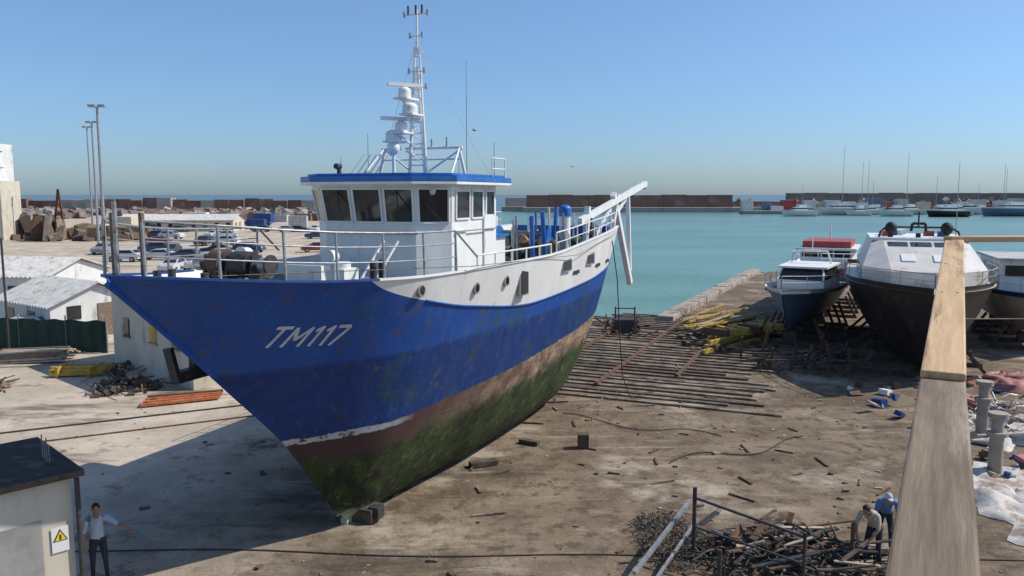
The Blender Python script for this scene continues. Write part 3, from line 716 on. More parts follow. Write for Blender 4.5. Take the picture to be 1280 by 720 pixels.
# ================================================================ far harbour
random.seed(8)
def breakw(name,x0,x1,y0,dep,zt,m,step=12):
    k=MB(); k.box(((x0+x1)/2,y0-6,0),(x1-x0+4,12,3.0),PALEST)
    n=int((x1-x0)/step)
    for i in range(n):
        xa=x0+(x1-x0)*i/n; xb=x0+(x1-x0)*(i+1)/n; zz=zt+random.uniform(-.2,.2)
        k.box(((xa+xb)/2,y0+dep/2,zz/2),(xb-xa-.15,dep,zz),m)
    k.build(name,bevel=0)
breakw("breakwater_wall",8,122,445,8,8.2,BRK)
breakw("breakwater_wall",-4,12,470,8,6.5,PALEST)
breakw("breakwater_wall",122,220,455,8,4.6,BRK)
breakw("breakwater_wall",180,620,520,10,9.4,ROCK)
k=MB()
for i in range(420):
    x=random.uniform(120,560); yy=random.uniform(500,520) if x>215 else random.uniform(462,470); s_=random.uniform(1.2,3.2)
    k.box((x,yy,random.uniform(0,4.5)),(s_*1.5,s_,s_),ROCK if random.random()<.7 else PALEST,rot=(random.random(),random.random(),random.random()))
k.build("rock_armour")
k=MB()
for i in range(40):
    x0=-330+i*7; zt=random.uniform(5.4,7.2)
    k.box((x0,395+random.uniform(-2,2),zt/2),(6.9,6,zt),BRK if random.random()<.75 else PALEST)
k.build("harbour_wall")
k=MB()
for i in range(700):
    x=random.uniform(-300,-58); yy=random.uniform(280,392); s_=random.uniform(.8,2.8)
    if x>-60-(yy-300)*-.1: continue
    k.box((x,yy,s_*.3),(s_*1.6,s_,s_),random.choice([ROCK,BRK,PALEST]),rot=(random.random()*.5,random.random()*.5,random.random()*3))
k.build("rock_heaps")
def moored(name,x,yy,Lh,rot,hm,cab=True,mast=0):
    e=empty(name,(x,yy,-1),(0,0,rot))
    k=MB(); genhull(k,Lh,Lh*.27,-.2,Lh*.12+.6,hm,1,.5,WHITE,.9,WHITE,.4); k.build("hull",e)
    k=MB()
    if cab:
        k.box((Lh*.5,0,Lh*.12+1.3),(Lh*.4,Lh*.2,1.6),WHITE,taper=.85); k.box((Lh*.5,0,Lh*.12+1.5),(Lh*.405*.95,Lh*.202*.95,.5),GLASS); k.box((Lh*.55,0,Lh*.12+2.6),(Lh*.25,Lh*.16,1.0),WHITE,taper=.9)
    if mast: k.cyl((Lh*.4,0,0),(Lh*.4,0,mast),.12,STEEL,r2=.07,n=6); k.cyl((Lh*.4,0,2.5),(Lh*.85,0,2.7),.12,WHITE,n=6)
    k.build("cabin_and_mast",e)
random.seed(21)
for x,yy,L_,r_,hm,ms in((118,350,16,.2,WHITE,0),(140,370,22,.0,WHITE,0),(148,372,14,.3,BLUEP,32),(162,378,13,.1,WHITE,25),(175,385,18,2.9,WHITE,25),(181,380,15,.2,CREAM,29),(150,360,12,.2,WHITE,0),(205,350,26,.05,GREYH,0),(128,365,12,0,CREAM,0),(240,400,14,.1,WHITE,22),(265,410,16,.2,WHITE,21),(225,380,20,3.0,WHITE,0),(176,340,18,.1,BLKHULL,0),(160,350,15,.1,WHITE,0),(190,360,17,.1,WHITE,0),(214,390,15,.2,BLUEP,0),(134,384,12,.1,WHITE,14),(169,388,13,.1,WHITE,16),(198,385,13,.1,WHITE,18),(218,384,12,.1,WHITE,15),(232,388,13,.1,CREAM,24)):
    moored("moored_boat",x,yy,L_,r_,hm,True,ms)
land("marina_pier",[(112,388),(330,400),(330,408),(112,396)],.6,PALEST,CONC)
k=MB()
for i in range(26):
    x=118+i*7+random.uniform(-2,2); hh=random.uniform(2.2,6.0); k.box((x,398+random.uniform(-1,3),.6+hh/2),(random.uniform(3,8),4,hh),random.choice([WPLAST,WPLAST,PLAST,RED,GREYH,ROCK]))
k.build("marina_sheds")
moored("moored_boat",-3,92,12,1.2,WHITE,True,0); moored("moored_boat",3.5,82,9,1.3,GREYH,True,4); moored("moored_boat",-2,105,13,1.2,CREAM,True,6)

# ================================================================ left side
carmats=[pm("car_paint_%d"%i,c,tuple(x*.9 for x in c),1,.3) for i,c in enumerate([(.6,.6,.61),(.25,.26,.28),(.03,.03,.035),(.62,.62,.62),(.2,.04,.035),(.05,.08,.14)])]
def carmesh(m):
    k=MB(); W=.86
    prof=[(-2.1,.35),(-2.15,.75),(-2.0,.95),(-1.1,1.02),(-.35,1.42),(1.1,1.46),(1.75,1.05),(2.05,.95),(2.1,.4),(1.7,.3),(-1.8,.3)]
    def ins(z): return W-(.16*max(0,z-.95)/.5) 
    n=len(prof); vs=[(x,-ins(z),z) for x,z in prof]+[(x,ins(z),z) for x,z in prof]
    k.add(vs,[(i,n+i,n+(i+1)%n,(i+1)%n) for i in range(n)],m,False)
    k.add(vs[:n],[tuple(range(n))],m); k.add(vs[n:],[tuple(range(n-1,-1,-1))],m)
    for s_ in(-1,1):
        w=[(-.95,1.04),(-.33,1.36),(1.0,1.39),(1.5,1.06)]
        k.add([(x,s_*(ins(z)+.012),z) for x,z in w],[(0,1,2,3)],GLASS)
        for x in(-1.3,1.3):
            k.cyl((x,s_*.7,.32),(x,s_*.9,.32),.32,BLACK,n=16); k.cyl((x,s_*.9,.32),(x,s_*.915,.32),.18,STEEL,n=10)
        k.box((-2.12,s_*.6,.78),(.08,.35,.16),CREAM); k.box((2.08,s_*.65,.82),(.06,.25,.2),RED)
    k.add([(-1.05,-.7,1.06),(-1.05,.7,1.06),(-.4,.62,1.40),(-.4,-.62,1.40)],[(0,1,2,3)],GLASS)
    k.add([(1.7,-.7,1.10),(1.7,.7,1.10),(1.16,.62,1.44),(1.16,-.62,1.44)],[(0,1,2,3)],GLASS)
    return k
random.seed(5)
protos=[]
for m in carmats:
    o=carmesh(m).build("parked_car",loc=(-500,-50,0)); protos.append(o.data); bpy.data.objects.remove(o)
for yy,x0,x1,dens in((78,-39,-22,.5),(90,-46,-23,.45),(102,-52,-25,.45),(116,-62,-28,.4),(134,-72,-32,.4),(156,-84,-38,.35),(185,-98,-48,.35),(220,-112,-55,.35)):
    x=x0
    while x<x1:
        x+=random.uniform(2.6,4.2)
        if random.random()<dens:
            o=bpy.data.objects.new("parked_car",random.choice(protos[:4]+protos)); scene.collection.objects.link(o)
            o.location=(x,yy+random.uniform(-3,3),0.004); o.rotation_euler=(0,0,random.choice([1.57,1.4,0,.2,3.0])+random.uniform(-.2,.2)); s_=random.uniform(.98,1.15); o.scale=(s_,s_,s_)
# low quay walls, kiosks and boats ashore between the car rows
k=MB()
for i in range(14):
    x=-100+i*5.4; k.box((x,262+random.uniform(-3,3),1.2),(5.2,1.2,random.uniform(1.8,2.8)),random.choice([BRK,PALEST,PALEST]))
for i in range(16):
    x=random.uniform(-100,-42); yy=random.uniform(170,255); hh=random.uniform(2,3.6); k.box((x,yy,hh/2),(random.uniform(3,7),3,hh),random.choice([WPLAST,PLAST,ROOFL,BRK,BLUED]),rot=(0,0,random.uniform(-.2,.2)))
k.build("quay_kiosks")
def lamp(x,yy,hh):
    k=MB(); k.cyl((0,0,0),(0,0,hh),.2,STEEL,r2=.12,n=10); k.box((0,0,.2),(.7,.7,.4),CONC)
    for s_ in(-1,1):
        k.beam((0,0,hh-.1),(s_*.5,0,hh+.1),.1,.1,STEEL); k.box((s_*.5,0,hh+.12),(.7,.5,.22),STEEL); k.box((s_*.5,0,hh-.02),(.55,.4,.06),CREAM)
    k.build("lamp_mast",loc=(x,yy,0))
lamp(-42.5,83.5,17.4); lamp(-62,120,19); lamp(-80,153,21)
e=empty("harbour_silo_tower",(-101,152,0))
k=MB(); k.box((0,0,9),(9,9,18),WPLAST); k.box((-1,0,19.5),(6,7,3),WPLAST); k.box((5,-1,5.5),(4,6,11),PLAST); k.cyl((-1,0,21),(-1,0,23),1.2,WPLAST,n=14)
for z in(3,6.5,10,13.5,16.5):
    k.box((4.5,-1.2,z+.1),(.3,5,.12),CONC); k.box((0,-4.55,z),(7,.2,.15),CONC)
    for x in(-2.5,0,2.5): k.box((x,-4.52,z+1.2),(1,.08,1.4),GLASS)
k.build("walls",e)
k=MB()
for i in range(60):
    x=-86+random.uniform(-9,16); yy=150+random.uniform(-5,10); hh=random.uniform(.6,3.6)*(1.3 if x<-84 else .8)
    k.box((x,yy,hh/2),(random.uniform(.8,2.5),2,hh),random.choice([RUST,WOODS,BRK,WOODG,ROCK,WOODD]),rot=(random.uniform(-.3,.3),random.uniform(-.3,.3),random.random()))
k.beam((-86,150,0),(-84.5,150,9.5),.3,.3,RUST); k.beam((-83.5,150,0),(-84.5,150,9.5),.3,.3,RUST)
for i in range(5): k.beam((-86+i*.3,150,1+i*1.7),(-83.5-i*.2,150,2+i*1.7),.15,.15,RUST)
k.build("quay_machinery")
def gabled(name,cx,cy,lx,ly,eave,ridge,rot,wm,rm):
    e=empty(name,(cx,cy,0),(0,0,rot)); k=MB()
    k.box((0,0,eave/2),(lx,ly,eave),wm)
    k.add([(-lx/2,-ly/2,eave),(-lx/2,ly/2,eave),(-lx/2,0,ridge),(lx/2,-ly/2,eave),(lx/2,ly/2,eave),(lx/2,0,ridge)],[(0,2,1),(3,4,5)],wm)
    k.build("walls",e)
    k=MB(); o=.35
    for s_ in(-1,1):
        a=Vector((-lx/2-o,s_*(ly/2+o),eave-.08)); b2=Vector((-lx/2-o,0,ridge+.06)); n_=int((lx+2*o)/.35)
        for i in range(n_):
            x0=(lx+2*o)*i/n_; x1=(lx+2*o)*(i+1)/n_; xm=(x0+x1)/2
            vs=[a+Vector((x0,0,0)),a+Vector((xm,0,.12)),a+Vector((x1,0,0)),b2+Vector((x1,0,0)),b2+Vector((xm,0,.12)),b2+Vector((x0,0,0))]
            k.add(vs,[(0,1,4,5),(1,2,3,4)],rm)
    k.build("corrugated_roof",e)
    k=MB()
    for x in[-lx/2+1.5+i*2.6 for i in range(int(lx/2.6))]:
        k.box((x,-ly/2-.01,eave*.58),(.9,.08,.9),GLASS); k.box((x,-ly/2-.04,eave*.58-.5),(1.1,.14,.08),CONC)
    k.box((lx/2+.01,ly*.1,1.0),(.08,1.0,2.0),WOODG); k.box((lx/2+.01,-ly*.25,1.6),(.08,.8,.8),GLASS)
    k.build("openings",e)
gabled("white_workshop",-41,61,17,7,2.7,3.7,R(-8),WPLAST,ROOFL)
gabled("white_shed",-27.6,49.5,6.4,5.4,2.1,3.2,R(-35),WPLAST,ROOFL)
gabled("quay_warehouse",-78,190,26,10,2.6,3.8,R(4),PLAST,ROOFL)
P0=Vector((-13.9,34.2)); P1=Vector((-20,39.6)); dd=(P1-P0); dl=dd.length; dd.normalize(); nn=Vector((-dd.y,dd.x)); 
if nn.y<0: nn=-nn
e=empty("cream_building",(0,0,0)); k=MB()
q=[P0,P0+nn*5,P1+nn*5,P1]
k.prism([tuple(v) for v in q],0,3.85,PLAST); 
c=(P0+P1)/2+nn*2.5
k.box((c.x,c.y,3.92),(dl+.3,5.3,.16),CONC,rot=(0,0,math.atan2(dd.y,dd.x)))
k.build("walls",e)
k=MB(); ang=math.atan2(dd.y,dd.x)
for t in(.18,.45,.8):
    p=P0.lerp(P1,t)-nn*.01; k.box((p.x,p.y,2.1),(.6,.1,.85),GLASS if t!=.45 else YEL,rot=(0,0,ang)); p=p-nn*.04; k.box((p.x,p.y,1.62),(.8,.14,.08),CONC,rot=(0,0,ang))
k.build("windows",e)
e1=Vector((-.7,-.714));e2=Vector((-.714,.7)); C=Vector((-8.55,14.95))
e=empty("small_hut"); k=MB()
q=[C,C+e2*2.6,C+e2*2.6+e1*4,C+e1*4]; k.prism([tuple(v) for v in q],0,3.1,PLAST); k.build("walls",e)
k=MB(); C2=C-e1*.2-e2*.2; q=[C2,C2+e2*3,C2+e2*3+e1*4.4,C2+e1*4.4]; k.prism([tuple(v) for v in q],3.1,3.22,WOODD,mtop=ROOFD); k.build("roof",e)
k=MB()
nrm=-e2
def hw(u,z,o=.02): p=C+e1*u+nrm*o; return (p.x,p.y,z)
k.add([hw(.55,.0),hw(1.6,.0),hw(1.6,2.35),hw(.55,2.35)],[(0,1,2,3)],pm("grey_door",(.3,.29,.27),(.22,.21,.2),2,.8)); k.build("door",e)
k=MB(); k.add([hw(.1,1.65,.03),hw(.4,1.65,.03),hw(.4,2.15,.03),hw(.1,2.15,.03)],[(0,1,2,3)],WPLAST)
k.add([hw(.12,1.87,.037),hw(.38,1.87,.037),hw(.25,2.11,.037)],[(0,1,2)],BLACK); k.add([hw(.15,1.885,.043),hw(.35,1.885,.043),hw(.25,2.07,.043)],[(0,1,2)],SIGNY)
k.add([hw(.235,1.9,.049),hw(.265,1.9,.049),hw(.265,2.0,.049),hw(.235,2.0,.049)],[(0,1,2,3)],BLACK)
k.build("warning_sign",e)
k=MB(); 
for i in range(4): p=C+e2*(.7+i*.15)+e1*.15; k.cyl((p.x,p.y,3.2),(p.x,p.y,3.6+.1*(i%2)),.012,STEEL,n=6)
k.cyl(hw(-.08,0,.1),hw(-.08,3.05,.1),.05,DARKST,n=8)
k.build("drainpipe_and_rods",e)
k=MB()
P=[(-31,43.5),(-27,43.2),(-24.2,42.8),(-21.8,42.4)]
for (x0,y0),(x1,y1) in zip(P[:-1],P[1:]):
    n_=10
    for i in range(n_):
        xa=x0+(x1-x0)*i/n_;xb=x0+(x1-x0)*(i+1)/n_;ya=y0+(y1-y0)*i/n_+.06*math.sin(i*1.9);yb=y0+(y1-y0)*(i+1)/n_+.06*math.sin((i+1)*1.9)
        k.add([(xa,ya,0.02),(xb,yb,0.02),(xb,yb,1.75+.05*math.sin(i+1)),(xa,ya,1.75+.05*math.sin(i))],[(0,1,2,3)],NET,True)
for x,yy in P: k.cyl((x,yy+.05,0),(x,yy+.05,2),.05,STEEL,n=8)
k.build("netting_fence")
k=MB()
for i in range(30):
    z=.1+.1*(i//6); x=-24.5+random.uniform(-.4,.4); k.beam((x-1.8,39.6+(i%6)*.25,z),(x+1.6,39.9+(i%6)*.25,z+random.uniform(0,.1)),.2,.07,random.choice([WOODG,WOODL,WOODL]))
for i in range(12): k.beam((-26+random.uniform(-.5,.5),38.8,.2+i*.04),(-22.5+random.uniform(-.5,.5),39.2,.3+i*.05),.12,.06,random.choice([WOODL,WOODG,STEEL]))
k.build("timber_stack")
k=MB()
for i in range(7): k.beam((-21.6+random.uniform(-.1,.1),36.6+i*.16,.15+.12*(i%3)),(-19.2,37.0+i*.16,.15+.12*(i%3)),.14,.14,YEL)
for x in(-21.2,-19.7): k.box((x,37.2,.25),(.12,1.4,.5),YEL)
k.build("yellow_steel_beams")
k=MB()
for i in range(4): k.beam((-14.9,31.3+i*.22,.1+.06*i),(-12.2,32.6+i*.15,.12+.05*i),.2,.1,ORA if i<3 else RUST)
k.build("orange_steel_section")
k=MB()
for cx,cy,r_,n_ in((-24,33.5,2.0,140),(-17,34.5,1.6,70),(-26,30.5,1.6,70),(-18.5,38,1.3,40)):
    for i in range(n_):
        a=random.random()*6.28; rr=r_*math.sqrt(random.random()); z=.5*(1-rr/r_)*random.random(); s_=random.uniform(.06,.28)
        if random.random()<.4: 
            p=Vector((cx+rr*math.cos(a),cy+rr*math.sin(a),z+.08)); k.beam(p,p+Vector((random.uniform(-1,1),random.uniform(-1,1),random.uniform(-.05,.4))),.05,.05,random.choice([RUST,DARKST,WOODG]))
        else: k.box((cx+rr*math.cos(a),cy+rr*math.sin(a),z+s_/3),(s_*1.5,s_,s_*.8),random.choice([RUST,DARKST,WOODG,RUST,WOODD,CONC,BRK]),rot=(random.random(),random.random(),random.random()*3))
k.build("scrap_heap")
o=bpy.data.objects.new("parked_car",protos[0]); scene.collection.objects.link(o); o.location=(-28.6,46.2,0.004); o.rotation_euler=(0,0,.1)
k=MB(); k.cyl((-27.2,42.6,0),(-27.2,42.6,6.2),.06,DARKST,n=8); k.build("utility_pole")

# ================================================================ yard items
k=MB(); random.seed(11)
for i in range(9):
    k.beam((10.2+random.uniform(-.5,.5)+i*.25,41.8+i*.5,.2+.15*(i%3)),(14.2+random.uniform(-.6,.6)+i*.25,45.3+i*.5,.25+.17*(i%3)),.2,.2,[YEL,RUST,YEL,YEL,WOODG][i%5])
for i in range(6):
    x=10.5+i*.75; k.box((x+1,44.5+i*.4,.8),(.2,1.6,.4),YEL if i%3 else RUST,rot=(0,random.uniform(-.1,.1),.7+random.uniform(-.2,.2))) 
for i in range(16): k.beam((10.3+random.uniform(0,.8),45.5+i*.25,.75+random.uniform(-.2,.4)),(14.8+random.uniform(-1,.6),48+i*.3,.9+random.uniform(-.3,.4)),.12,.1,[YEL,WOODL,YEL,RUST,YEL][i%5])
for i in range(30): k.box((random.uniform(9.8,15),random.uniform(42,49),.15),(random.uniform(.2,.8),.2,.3),random.choice([RUST,WOODD,WOODG]),rot=(0,0,random.random()*3))
k.build("stacked_cradle_beams")
k=MB()
for i in range(30):
    x=random.uniform(5.8,8.2); yy=random.uniform(47,51); k.beam((x,yy,.1),(x+random.uniform(-1,1),yy+random.uniform(-1,1),random.uniform(.2,.9)),.08,.08,random.choice([RUST,DARKST,WOODD]))
for p in((6.4,49),(7.6,49)): k.cyl((p[0],p[1],0),(p[0],p[1],1.6),.05,RUST,n=8)
k.beam((6.4,49,1.5),(7.6,49,1.5),.06,.06,RUST); k.box((6.9,49,.45),(1.2,1,.8),DARKST)
k.build("winch_trolley")
k=MB()
for i in range(24):
    x=13.5+random.uniform(-1.8,3.2); yy=38+random.uniform(-1.5,4); k.beam((x,yy,0),(x+random.uniform(-.4,.4),yy,random.uniform(.5,1.6)),.1,.1,random.choice([RUST,WOODD,DARKST]))
    k.beam((x-.6,yy,random.uniform(.1,.8)),(x+.9,yy+.3,random.uniform(.1,.8)),.1,.1,WOODD)
k.build("boat_trestles")
k=MB(); random.seed(3)
for i in range(900):
    x=random.uniform(-16,16); yy=random.uniform(16,48)
    if abs((x-foot.x)*.9205-(yy-foot.y)*.3907)<2.5 and yy>18: continue
    if x<-6 and random.random()<.6: continue
    s_=random.choice([.025,.03,.04,.06,.1])*random.uniform(.7,1.4)
    k.box((x,yy,s_*.2),(s_*random.uniform(1,2.5),s_,s_*.5),random.choice([WOODD,RUST,CONC,WOODG,WOODS,CONC]),rot=(0,random.uniform(-.2,.2),random.random()*6))
for i in range(60):
    x=random.uniform(-2,11); yy=random.uniform(20,40); a=random.random()*3; l=random.uniform(.2,1.0)
    k.beam((x,yy,.03),(x+l*math.cos(a),yy+l*math.sin(a),.04),random.uniform(.03,.08),.04,random.choice([WOODD,WOODG,WOODS,RUST]))
k.box((2.4,26.2,.25),(.35,.35,.5),WOODD); k.box((-.9,24.4,.1),(.9,.3,.15),WOODD,rot=(0,0,.4)); k.box((.6,26.6,.08),(.7,.25,.15),WOODD,rot=(0,0,-.5))
k.build("yard_debris")
def tangle(cx,cy,rx,ry,n_,mats,zmax=.7,ln=1.0,th=.03):
    k=MB()
    for i in range(n_):
        a=random.random()*6.28; r_=math.sqrt(random.random()); x=cx+rx*r_*math.cos(a); yy=cy+ry*r_*math.sin(a); z=zmax*(1-r_)*random.random()+.03
        d=Vector((random.uniform(-1,1),random.uniform(-1,1),random.uniform(-.25,.35)))*ln*random.uniform(.3,1)
        p0=Vector((x,yy,z)); p1=p0+d*.5+Vector((0,0,.08)); p2=p0+d; p2.z=max(.03,p2.z)
        t=th*random.uniform(.5,1.5); m=random.choice(mats); k.cyl(p0,p1,t,m,n=5,caps=False); k.cyl(p1,p2,t,m,r2=t*.5,n=5)
    return k
k=tangle(3.9,18.9,.8,1.7,520,[WOODD,WOODG,WOODS,WOODD,DECK],.5,.5,.012); k.build("brushwood_pile")
k=tangle(6.5,17.8,2.2,1.5,420,[WOODD,DARKST,RUST,WOODD,DARKST,NET],.8,.9,.026)
for i in range(70):
    x=random.uniform(4.6,7.9); yy=random.uniform(16.4,19.0); a=random.gauss(.1,.9); l=random.uniform(.4,1.6); z=random.uniform(.06,.6)
    k.beam((x,yy,z),(x+l*math.cos(a),yy+l*math.sin(a)*.6,z+random.uniform(-.1,.3)),random.uniform(.05,.16),.035,random.choice([WOODD,DARKST,WOODD,WOODD,RUST,WOODS,WOODL]))
k.build("scrap_timber_pile")
k=MB(); k.cyl((4.25,17.9,0),(4.25,17.9,1.75),.05,DARKST,n=8); k.cyl((4.3,15.8,0),(4.3,15.8,1.2),.05,DARKST,n=8)
k.beam((2.6,16.2,.5),(4.3,18.6,1.15),.08,.08,STEEL); k.beam((2.9,16.2,.1),(4.5,18.6,.7),.06,.06,STEEL); k.cyl((7.7,17.3,0),(7.7,17.3,1.15),.05,RUST,n=8)
k.beam((4.25,17.9,1.5),(6.2,16.2,1.3),.05,.05,DARKST); k.cyl((6.2,16.2,0),(6.2,16.2,1.4),.04,DARKST,n=8); k.beam((4.25,17.9,.8),(6.2,16.2,.7),.04,.04,DARKST)
k.build("pipe_barrier")
def tarp(name,x0,y0,x1,y1,z,m,seed):
    k=MB(); n_=30; vs=[]
    for i in range(n_+1):
        for j in range(n_+1):
            x=x0+(x1-x0)*i/n_; yy=y0+(y1-y0)*j/n_; e_=min(i,j,n_-i,n_-j)/4
            vs.append((x+.9*mnoise.noise((j*.25,seed,0)),yy+.7*mnoise.noise((i*.25,seed,1)),.02+z*min(1,e_)*(.15+1.3*abs(mnoise.noise((x*1.1,yy*1.1,seed)))+.3*abs(mnoise.noise((x*3,yy*3,seed))))))
    k.add(vs,[(i*(n_+1)+j,(i+1)*(n_+1)+j,(i+1)*(n_+1)+j+1,i*(n_+1)+j+1) for i in range(n_) for j in range(n_)],m,True)
    k.build(name)
tarp("white_tarpaulin",12.6,17.5,17,24.5,.35,TARP,1); tarp("white_tarpaulin",16.0,26,22,30.0,.4,TARP,4); tarp("red_tarpaulin",20.5,34,27,36.5,.6,PINK,7); tarp("red_tarpaulin",17.0,31,19.6,33.0,.4,PINK,9)
for x,yy in((14.6,23.4),(16.6,27.5)):
    k=MB(); k.cyl((0,0,0),(0,0,1.3),.2,CONC,n=16); k.cyl((0,0,1.3),(0,0,1.42),.3,CONC,n=16); k.cyl((0,0,1.42),(0,0,1.85),.17,CONC,n=16); k.cyl((0,0,1.85),(0,0,2.0),.28,CONC,n=16); k.box((0,0,.08),(.8,.8,.16),CONC)
    k.build("concrete_bollard",loc=(x,yy,0))
k=tangle(19,29.5,3.4,2.4,200,[WOODG,STEEL,WOODL,RUST,WHITE],1.0,1.2,.03)
for i in range(150):
    k.box((random.uniform(14,26),random.uniform(20,36),random.uniform(.05,.35)),(random.uniform(.1,.7),random.uniform(.1,.4),random.uniform(.05,.3)),random.choice([WHITE,CONC,PINK,STEEL,WOODL,BLUED,WOODG,WOODD,RUST]),rot=(random.random()*.4,random.random()*.4,random.random()*3))
k.build("scrap_heap")
k=MB(); P=[Vector((5+i*.35,24.6+.5*math.sin(i*.55)+i*.16,.03)) for i in range(16)]; k.tube(P,.018,BLACK); P=[Vector((2+i*.2,30+.5*math.sin(i*.3+1)-i*.1,.03)) for i in range(28)]; k.tube(P,.016,DARKST); k.build("hose")

# ================================================================ wooden handrail near the camera
hr=empty("wooden_handrail")
A=Vector((.86,1.55,7.47)); B=Vector((2.56,4.66,7.42)); C=Vector((6.08,11.0,7.86))
def lbeam(name,a,b,wd,ht,m,bev=.012):
    a=Vector(a);b=Vector(b);d=b-a;l=d.length;x=d/l;y=Vector((0,0,1)).cross(x).normalized();z=x.cross(y)
    k=MB(); k.box((0,0,0),(l,wd,ht),m); o=k.build(name,hr,bevel=bev); o.location=(a+b)/2; o.rotation_euler=Matrix((x,y,z)).transposed().to_euler(); return o
dh=(B-A).normalized(); up=Vector((0,0,1))
lbeam("lower_plank",A-up*.02,B,.23,.07,WOODG); lbeam("lower_stringer",A-up*.16,B-up*.13,.13,.19,WOODG)  # lower length in the darker wood colour, as painted shade
lbeam("upper_plank",B-dh*.25+up*.055,C,.23,.05,WOODR); lbeam("upper_stringer",B-dh*.02-up*.06,C-up*.1,.12,.16,WOODR)
lbeam("cross_rail",C+Vector((-.1,0,.03)),C+Vector((9,1.5,.0)),.16,.08,WOODR)
for i,p in enumerate([A.lerp(B,.25),A.lerp(B,.95),B.lerp(C,.5),C-dh*.1,C+Vector((4,.7,0)),C+Vector((8.5,1.4,0))]):
    lbeam("post_%d"%(i+1),Vector((p.x+.01,p.y,0)),p-up*.1,.1,.1,WOODG)
k=MB()
for t in(.1,.35,.6,.85):
    p=B.lerp(C,t)+up*.082
    for s_ in(-.06,.06): q=p+Vector((dh.y,-dh.x,0))*s_; k.cyl(q,q+up*.006,.008,DARKST,n=8)
k.tube([B.lerp(C,.35)+Vector((0,0,-.15)),Vector((8,9,7.1)),Vector((14,14,7.3))],.006,ROPE); k.build("nails_and_line",hr)

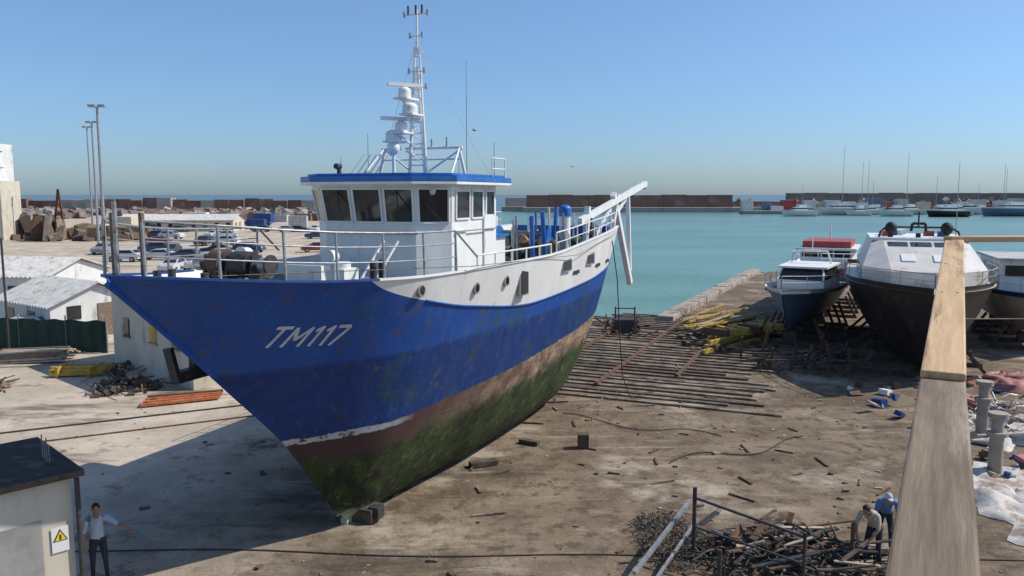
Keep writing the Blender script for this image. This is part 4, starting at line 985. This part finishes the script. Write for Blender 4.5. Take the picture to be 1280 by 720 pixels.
# ================================================================ people
def skinned(J,Ed,sub=2):
    names=list(J); me=bpy.data.meshes.new("t"); me.from_pydata([J[n][0] for n in names],[(names.index(a),names.index(b)) for a,b in Ed],[])
    o=bpy.data.objects.new("t",me); scene.collection.objects.link(o)
    md=o.modifiers.new("s","SKIN"); md.use_smooth_shade=True
    for i,n in enumerate(names):
        r_=J[n][1]; me.skin_vertices[0].data[i].radius=(r_,r_)
        me.skin_vertices[0].data[i].use_root=(i==0)
    s2=o.modifiers.new("u","SUBSURF"); s2.levels=sub; s2.render_levels=sub
    dg=bpy.context.evaluated_depsgraph_get(); ev=o.evaluated_get(dg); m2=ev.to_mesh()
    vs=[v.co.copy() for v in m2.vertices]; fs=[tuple(p.vertices) for p in m2.polygons]; ev.to_mesh_clear()
    bpy.data.objects.remove(o); bpy.data.meshes.remove(me)
    return vs,fs
def person(name,J,loc,rotz,shirt,trs,cap=None):
    rad=dict(pelvis=.135,waist=.125,chest=.15,neckb=.085,neck=.055,headb=.06,
      shL=.075,elL=.045,wrL=.028,shR=.075,elR=.045,wrR=.028,palmL=.035,palmR=.035,
      hipL=.095,knL=.06,anL=.042,hipR=.095,knR=.06,anR=.042,toeL=.035,toeR=.035)
    JJ={n:(Vector(J[n]),rad[n]) for n in rad if n in J}
    Ed=[('pelvis','waist'),('waist','chest'),('chest','neckb'),('neckb','neck'),('neck','headb'),('neckb','shL'),('shL','elL'),('elL','wrL'),('wrL','palmL'),('neckb','shR'),('shR','elR'),('elR','wrR'),('wrR','palmR'),
        ('pelvis','hipL'),('hipL','knL'),('knL','anL'),('anL','toeL'),('pelvis','hipR'),('hipR','knR'),('knR','anR'),('anR','toeR')]
    vs,fs=skinned(JJ,Ed,2)
    k=MB(); segs=[]
    for a,b2 in Ed:
        m=shirt
        if a in('wrL','wrR') or a=='neck' or b2=='neck' or a.startswith('el'): m=SKIN
        if a in('hipL','hipR','knL','knR') or b2 in('hipL','hipR'): m=trs
        if b2.startswith('toe'): m=SHOE
        segs.append((JJ[a][0],JJ[b2][0],m))
    pel=JJ['pelvis'][0]; groups={}
    for f in fs:
        c=sum((vs[i] for i in f),Vector())/len(f); best=None
        for a,b2,m in segs:
            d=b2-a; t=max(0,min(1,(c-a).dot(d)/d.length_squared)); q=(c-(a+d*t)).length
            if best is None or q<best[0]-1e-4: best=(q,m,t,a)
        m=best[1]
        if best[3]==pel and m==shirt and best[2]<.4: m=trs
        groups.setdefault(m,[]).append(f)
    o=len(k.v); k.v+=[tuple(v) for v in vs]
    for m,l in groups.items():
        i=k.mi(m)
        for f in l: k.f.append([o+q for q in f]); k.m.append(i); k.sm.append(True)
    for s_ in'LR':
        w_=JJ['wr'+s_][0]; p=JJ['palm'+s_][0]; d=(p-w_).normalized(); side=d.cross(Vector((0,0,1)))
        if side.length<.2: side=Vector((0,1,0))
        side.normalize(); upv=side.cross(d)
        for fi,(off,ln) in enumerate(((-.028,.075),(-.010,.085),(.009,.08),(.027,.065))):
            a=p+side*off; b2=a+d*ln*.55-upv*.005; c=b2+d*ln*.45*.8-upv*ln*.3
            v2,f2=skinned({'a':(a,.011),'b':(b2,.0095),'c':(c,.008)},[('a','b'),('b','c')],1); k.add(v2,f2,SKIN,True)
        a=w_.lerp(p,.5)+side*-.02; b2=a-side*.035+d*.03; c=b2+d*.035-side*.006
        v2,f2=skinned({'a':(a,.013),'b':(b2,.011),'c':(c,.009)},[('a','b'),('b','c')],1); k.add(v2,f2,SKIN,True)
    hc=Vector(J['head']); f=Vector(J['look']).normalized(); yaw=math.atan2(f.y,f.x); pit=-math.asin(f.z); E=(0,pit,yaw); M=Euler(E).to_matrix()
    k.ell(hc,(.098,.076,.118),SKIN,16,12,E); k.ell(hc+M@Vector((.02,0,-.06)),(.068,.058,.058),SKIN,12,8,E)
    k.ell(hc+M@Vector((-.016,0,.028)),(.098,.084,.105),HAIR if not cap else cap,16,12,E)
    if cap: k.ell(hc+M@Vector((.1,0,.05)),(.07,.06,.012),cap,12,6,E)
    k.ell(hc+M@Vector((.102,0,-.012)),(.016,.012,.022),SKIN,8,6,E)
    for s_ in(-1,1):
        k.ell(hc+M@Vector((.086,s_*.03,.008)),(.01,.013,.008),WHITE,8,6,E); k.ell(hc+M@Vector((.094,s_*.03,.008)),(.005,.006,.006),BLACK,6,5,E)
        k.ell(hc+M@Vector((0,s_*.078,-.01)),(.018,.01,.03),SKIN,8,6,E); k.ell(hc+M@Vector((.09,s_*.03,.028)),(.008,.018,.004),HAIR,8,5,E)
    k.ell(hc+M@Vector((.084,0,-.055)),(.01,.022,.006),pm("lips",(.3,.1,.08)),8,5,E)
    return k.build(name,loc=loc,rot=(0,0,rotz))
st=dict(pelvis=(0,0,.93),waist=(.0,0,1.1),chest=(.01,0,1.3),neckb=(0,0,1.44),neck=(.01,0,1.52),headb=(.015,0,1.6),head=(.03,0,1.65),look=(1,0,-.15),
 shL=(0,.19,1.41),elL=(.12,.42,1.25),wrL=(.3,.6,1.18),palmL=(.36,.66,1.15),
 shR=(0,-.19,1.41),elR=(.02,-.27,1.13),wrR=(.14,-.26,.9),palmR=(.18,-.25,.83),
 hipL=(0,.1,.88),knL=(.06,.13,.48),anL=(.0,.15,.07),toeL=(.17,.17,.04),hipR=(0,-.1,.88),knR=(.03,-.12,.48),anR=(-.06,-.13,.07),toeR=(.11,-.16,.04))
person("dock_worker",st,(-9.15,16.9,0),R(-60),SHW,TRD)
bend=dict(pelvis=(-.1,0,.92),waist=(.0,0,1.08),chest=(.17,0,1.24),neckb=(.29,0,1.34),neck=(.36,0,1.39),headb=(.42,0,1.43),head=(.47,0,1.46),look=(.8,0,-.6),
 shL=(.27,.19,1.31),elL=(.36,.24,1.03),wrL=(.5,.14,.83),palmL=(.55,.10,.77),
 shR=(.27,-.19,1.31),elR=(.38,-.25,1.03),wrR=(.55,-.16,.86),palmR=(.61,-.12,.81),
 hipL=(-.1,.1,.87),knL=(.0,.13,.47),anL=(-.1,.15,.07),toeL=(.07,.17,.04),hipR=(-.1,-.1,.87),knR=(.06,-.13,.47),anR=(.04,-.14,.07),toeR=(.21,-.16,.04))
person("dock_worker",bend,(8.3,17.6,0),R(225),SHB,TRD)
b3=dict(bend); b3.update(look=(.9,.2,-.3))
person("dock_worker",b3,(8.95,18.4,0),R(250),SHBL,TRD,cap=SHW)
k=MB(); k.ell((0,0,0),(.3,.1,.1),DARKST); k.add([(0,0,.03),(.15,.0,.03),(.05,.8,.2),(-.1,.5,.15)],[(0,1,2,3)],DARKST); k.add([(0,0,.03),(.15,.0,.03),(.05,-.8,.2),(-.1,-.5,.15)],[(0,1,2,3)],DARKST); k.ell((.3,0,.03),(.1,.06,.06),DARKST)
sg=k.build("seagull",loc=(-2.8,60,13.2),rot=(.3,.1,.5)); sg.scale=(.5,.5,.5)
k2=bpy.data.objects.new("seagull",sg.data); scene.collection.objects.link(k2); k2.location=(7.5,100,11.9); k2.rotation_euler=(.2,0,2); k2.scale=(.6,.6,.6)
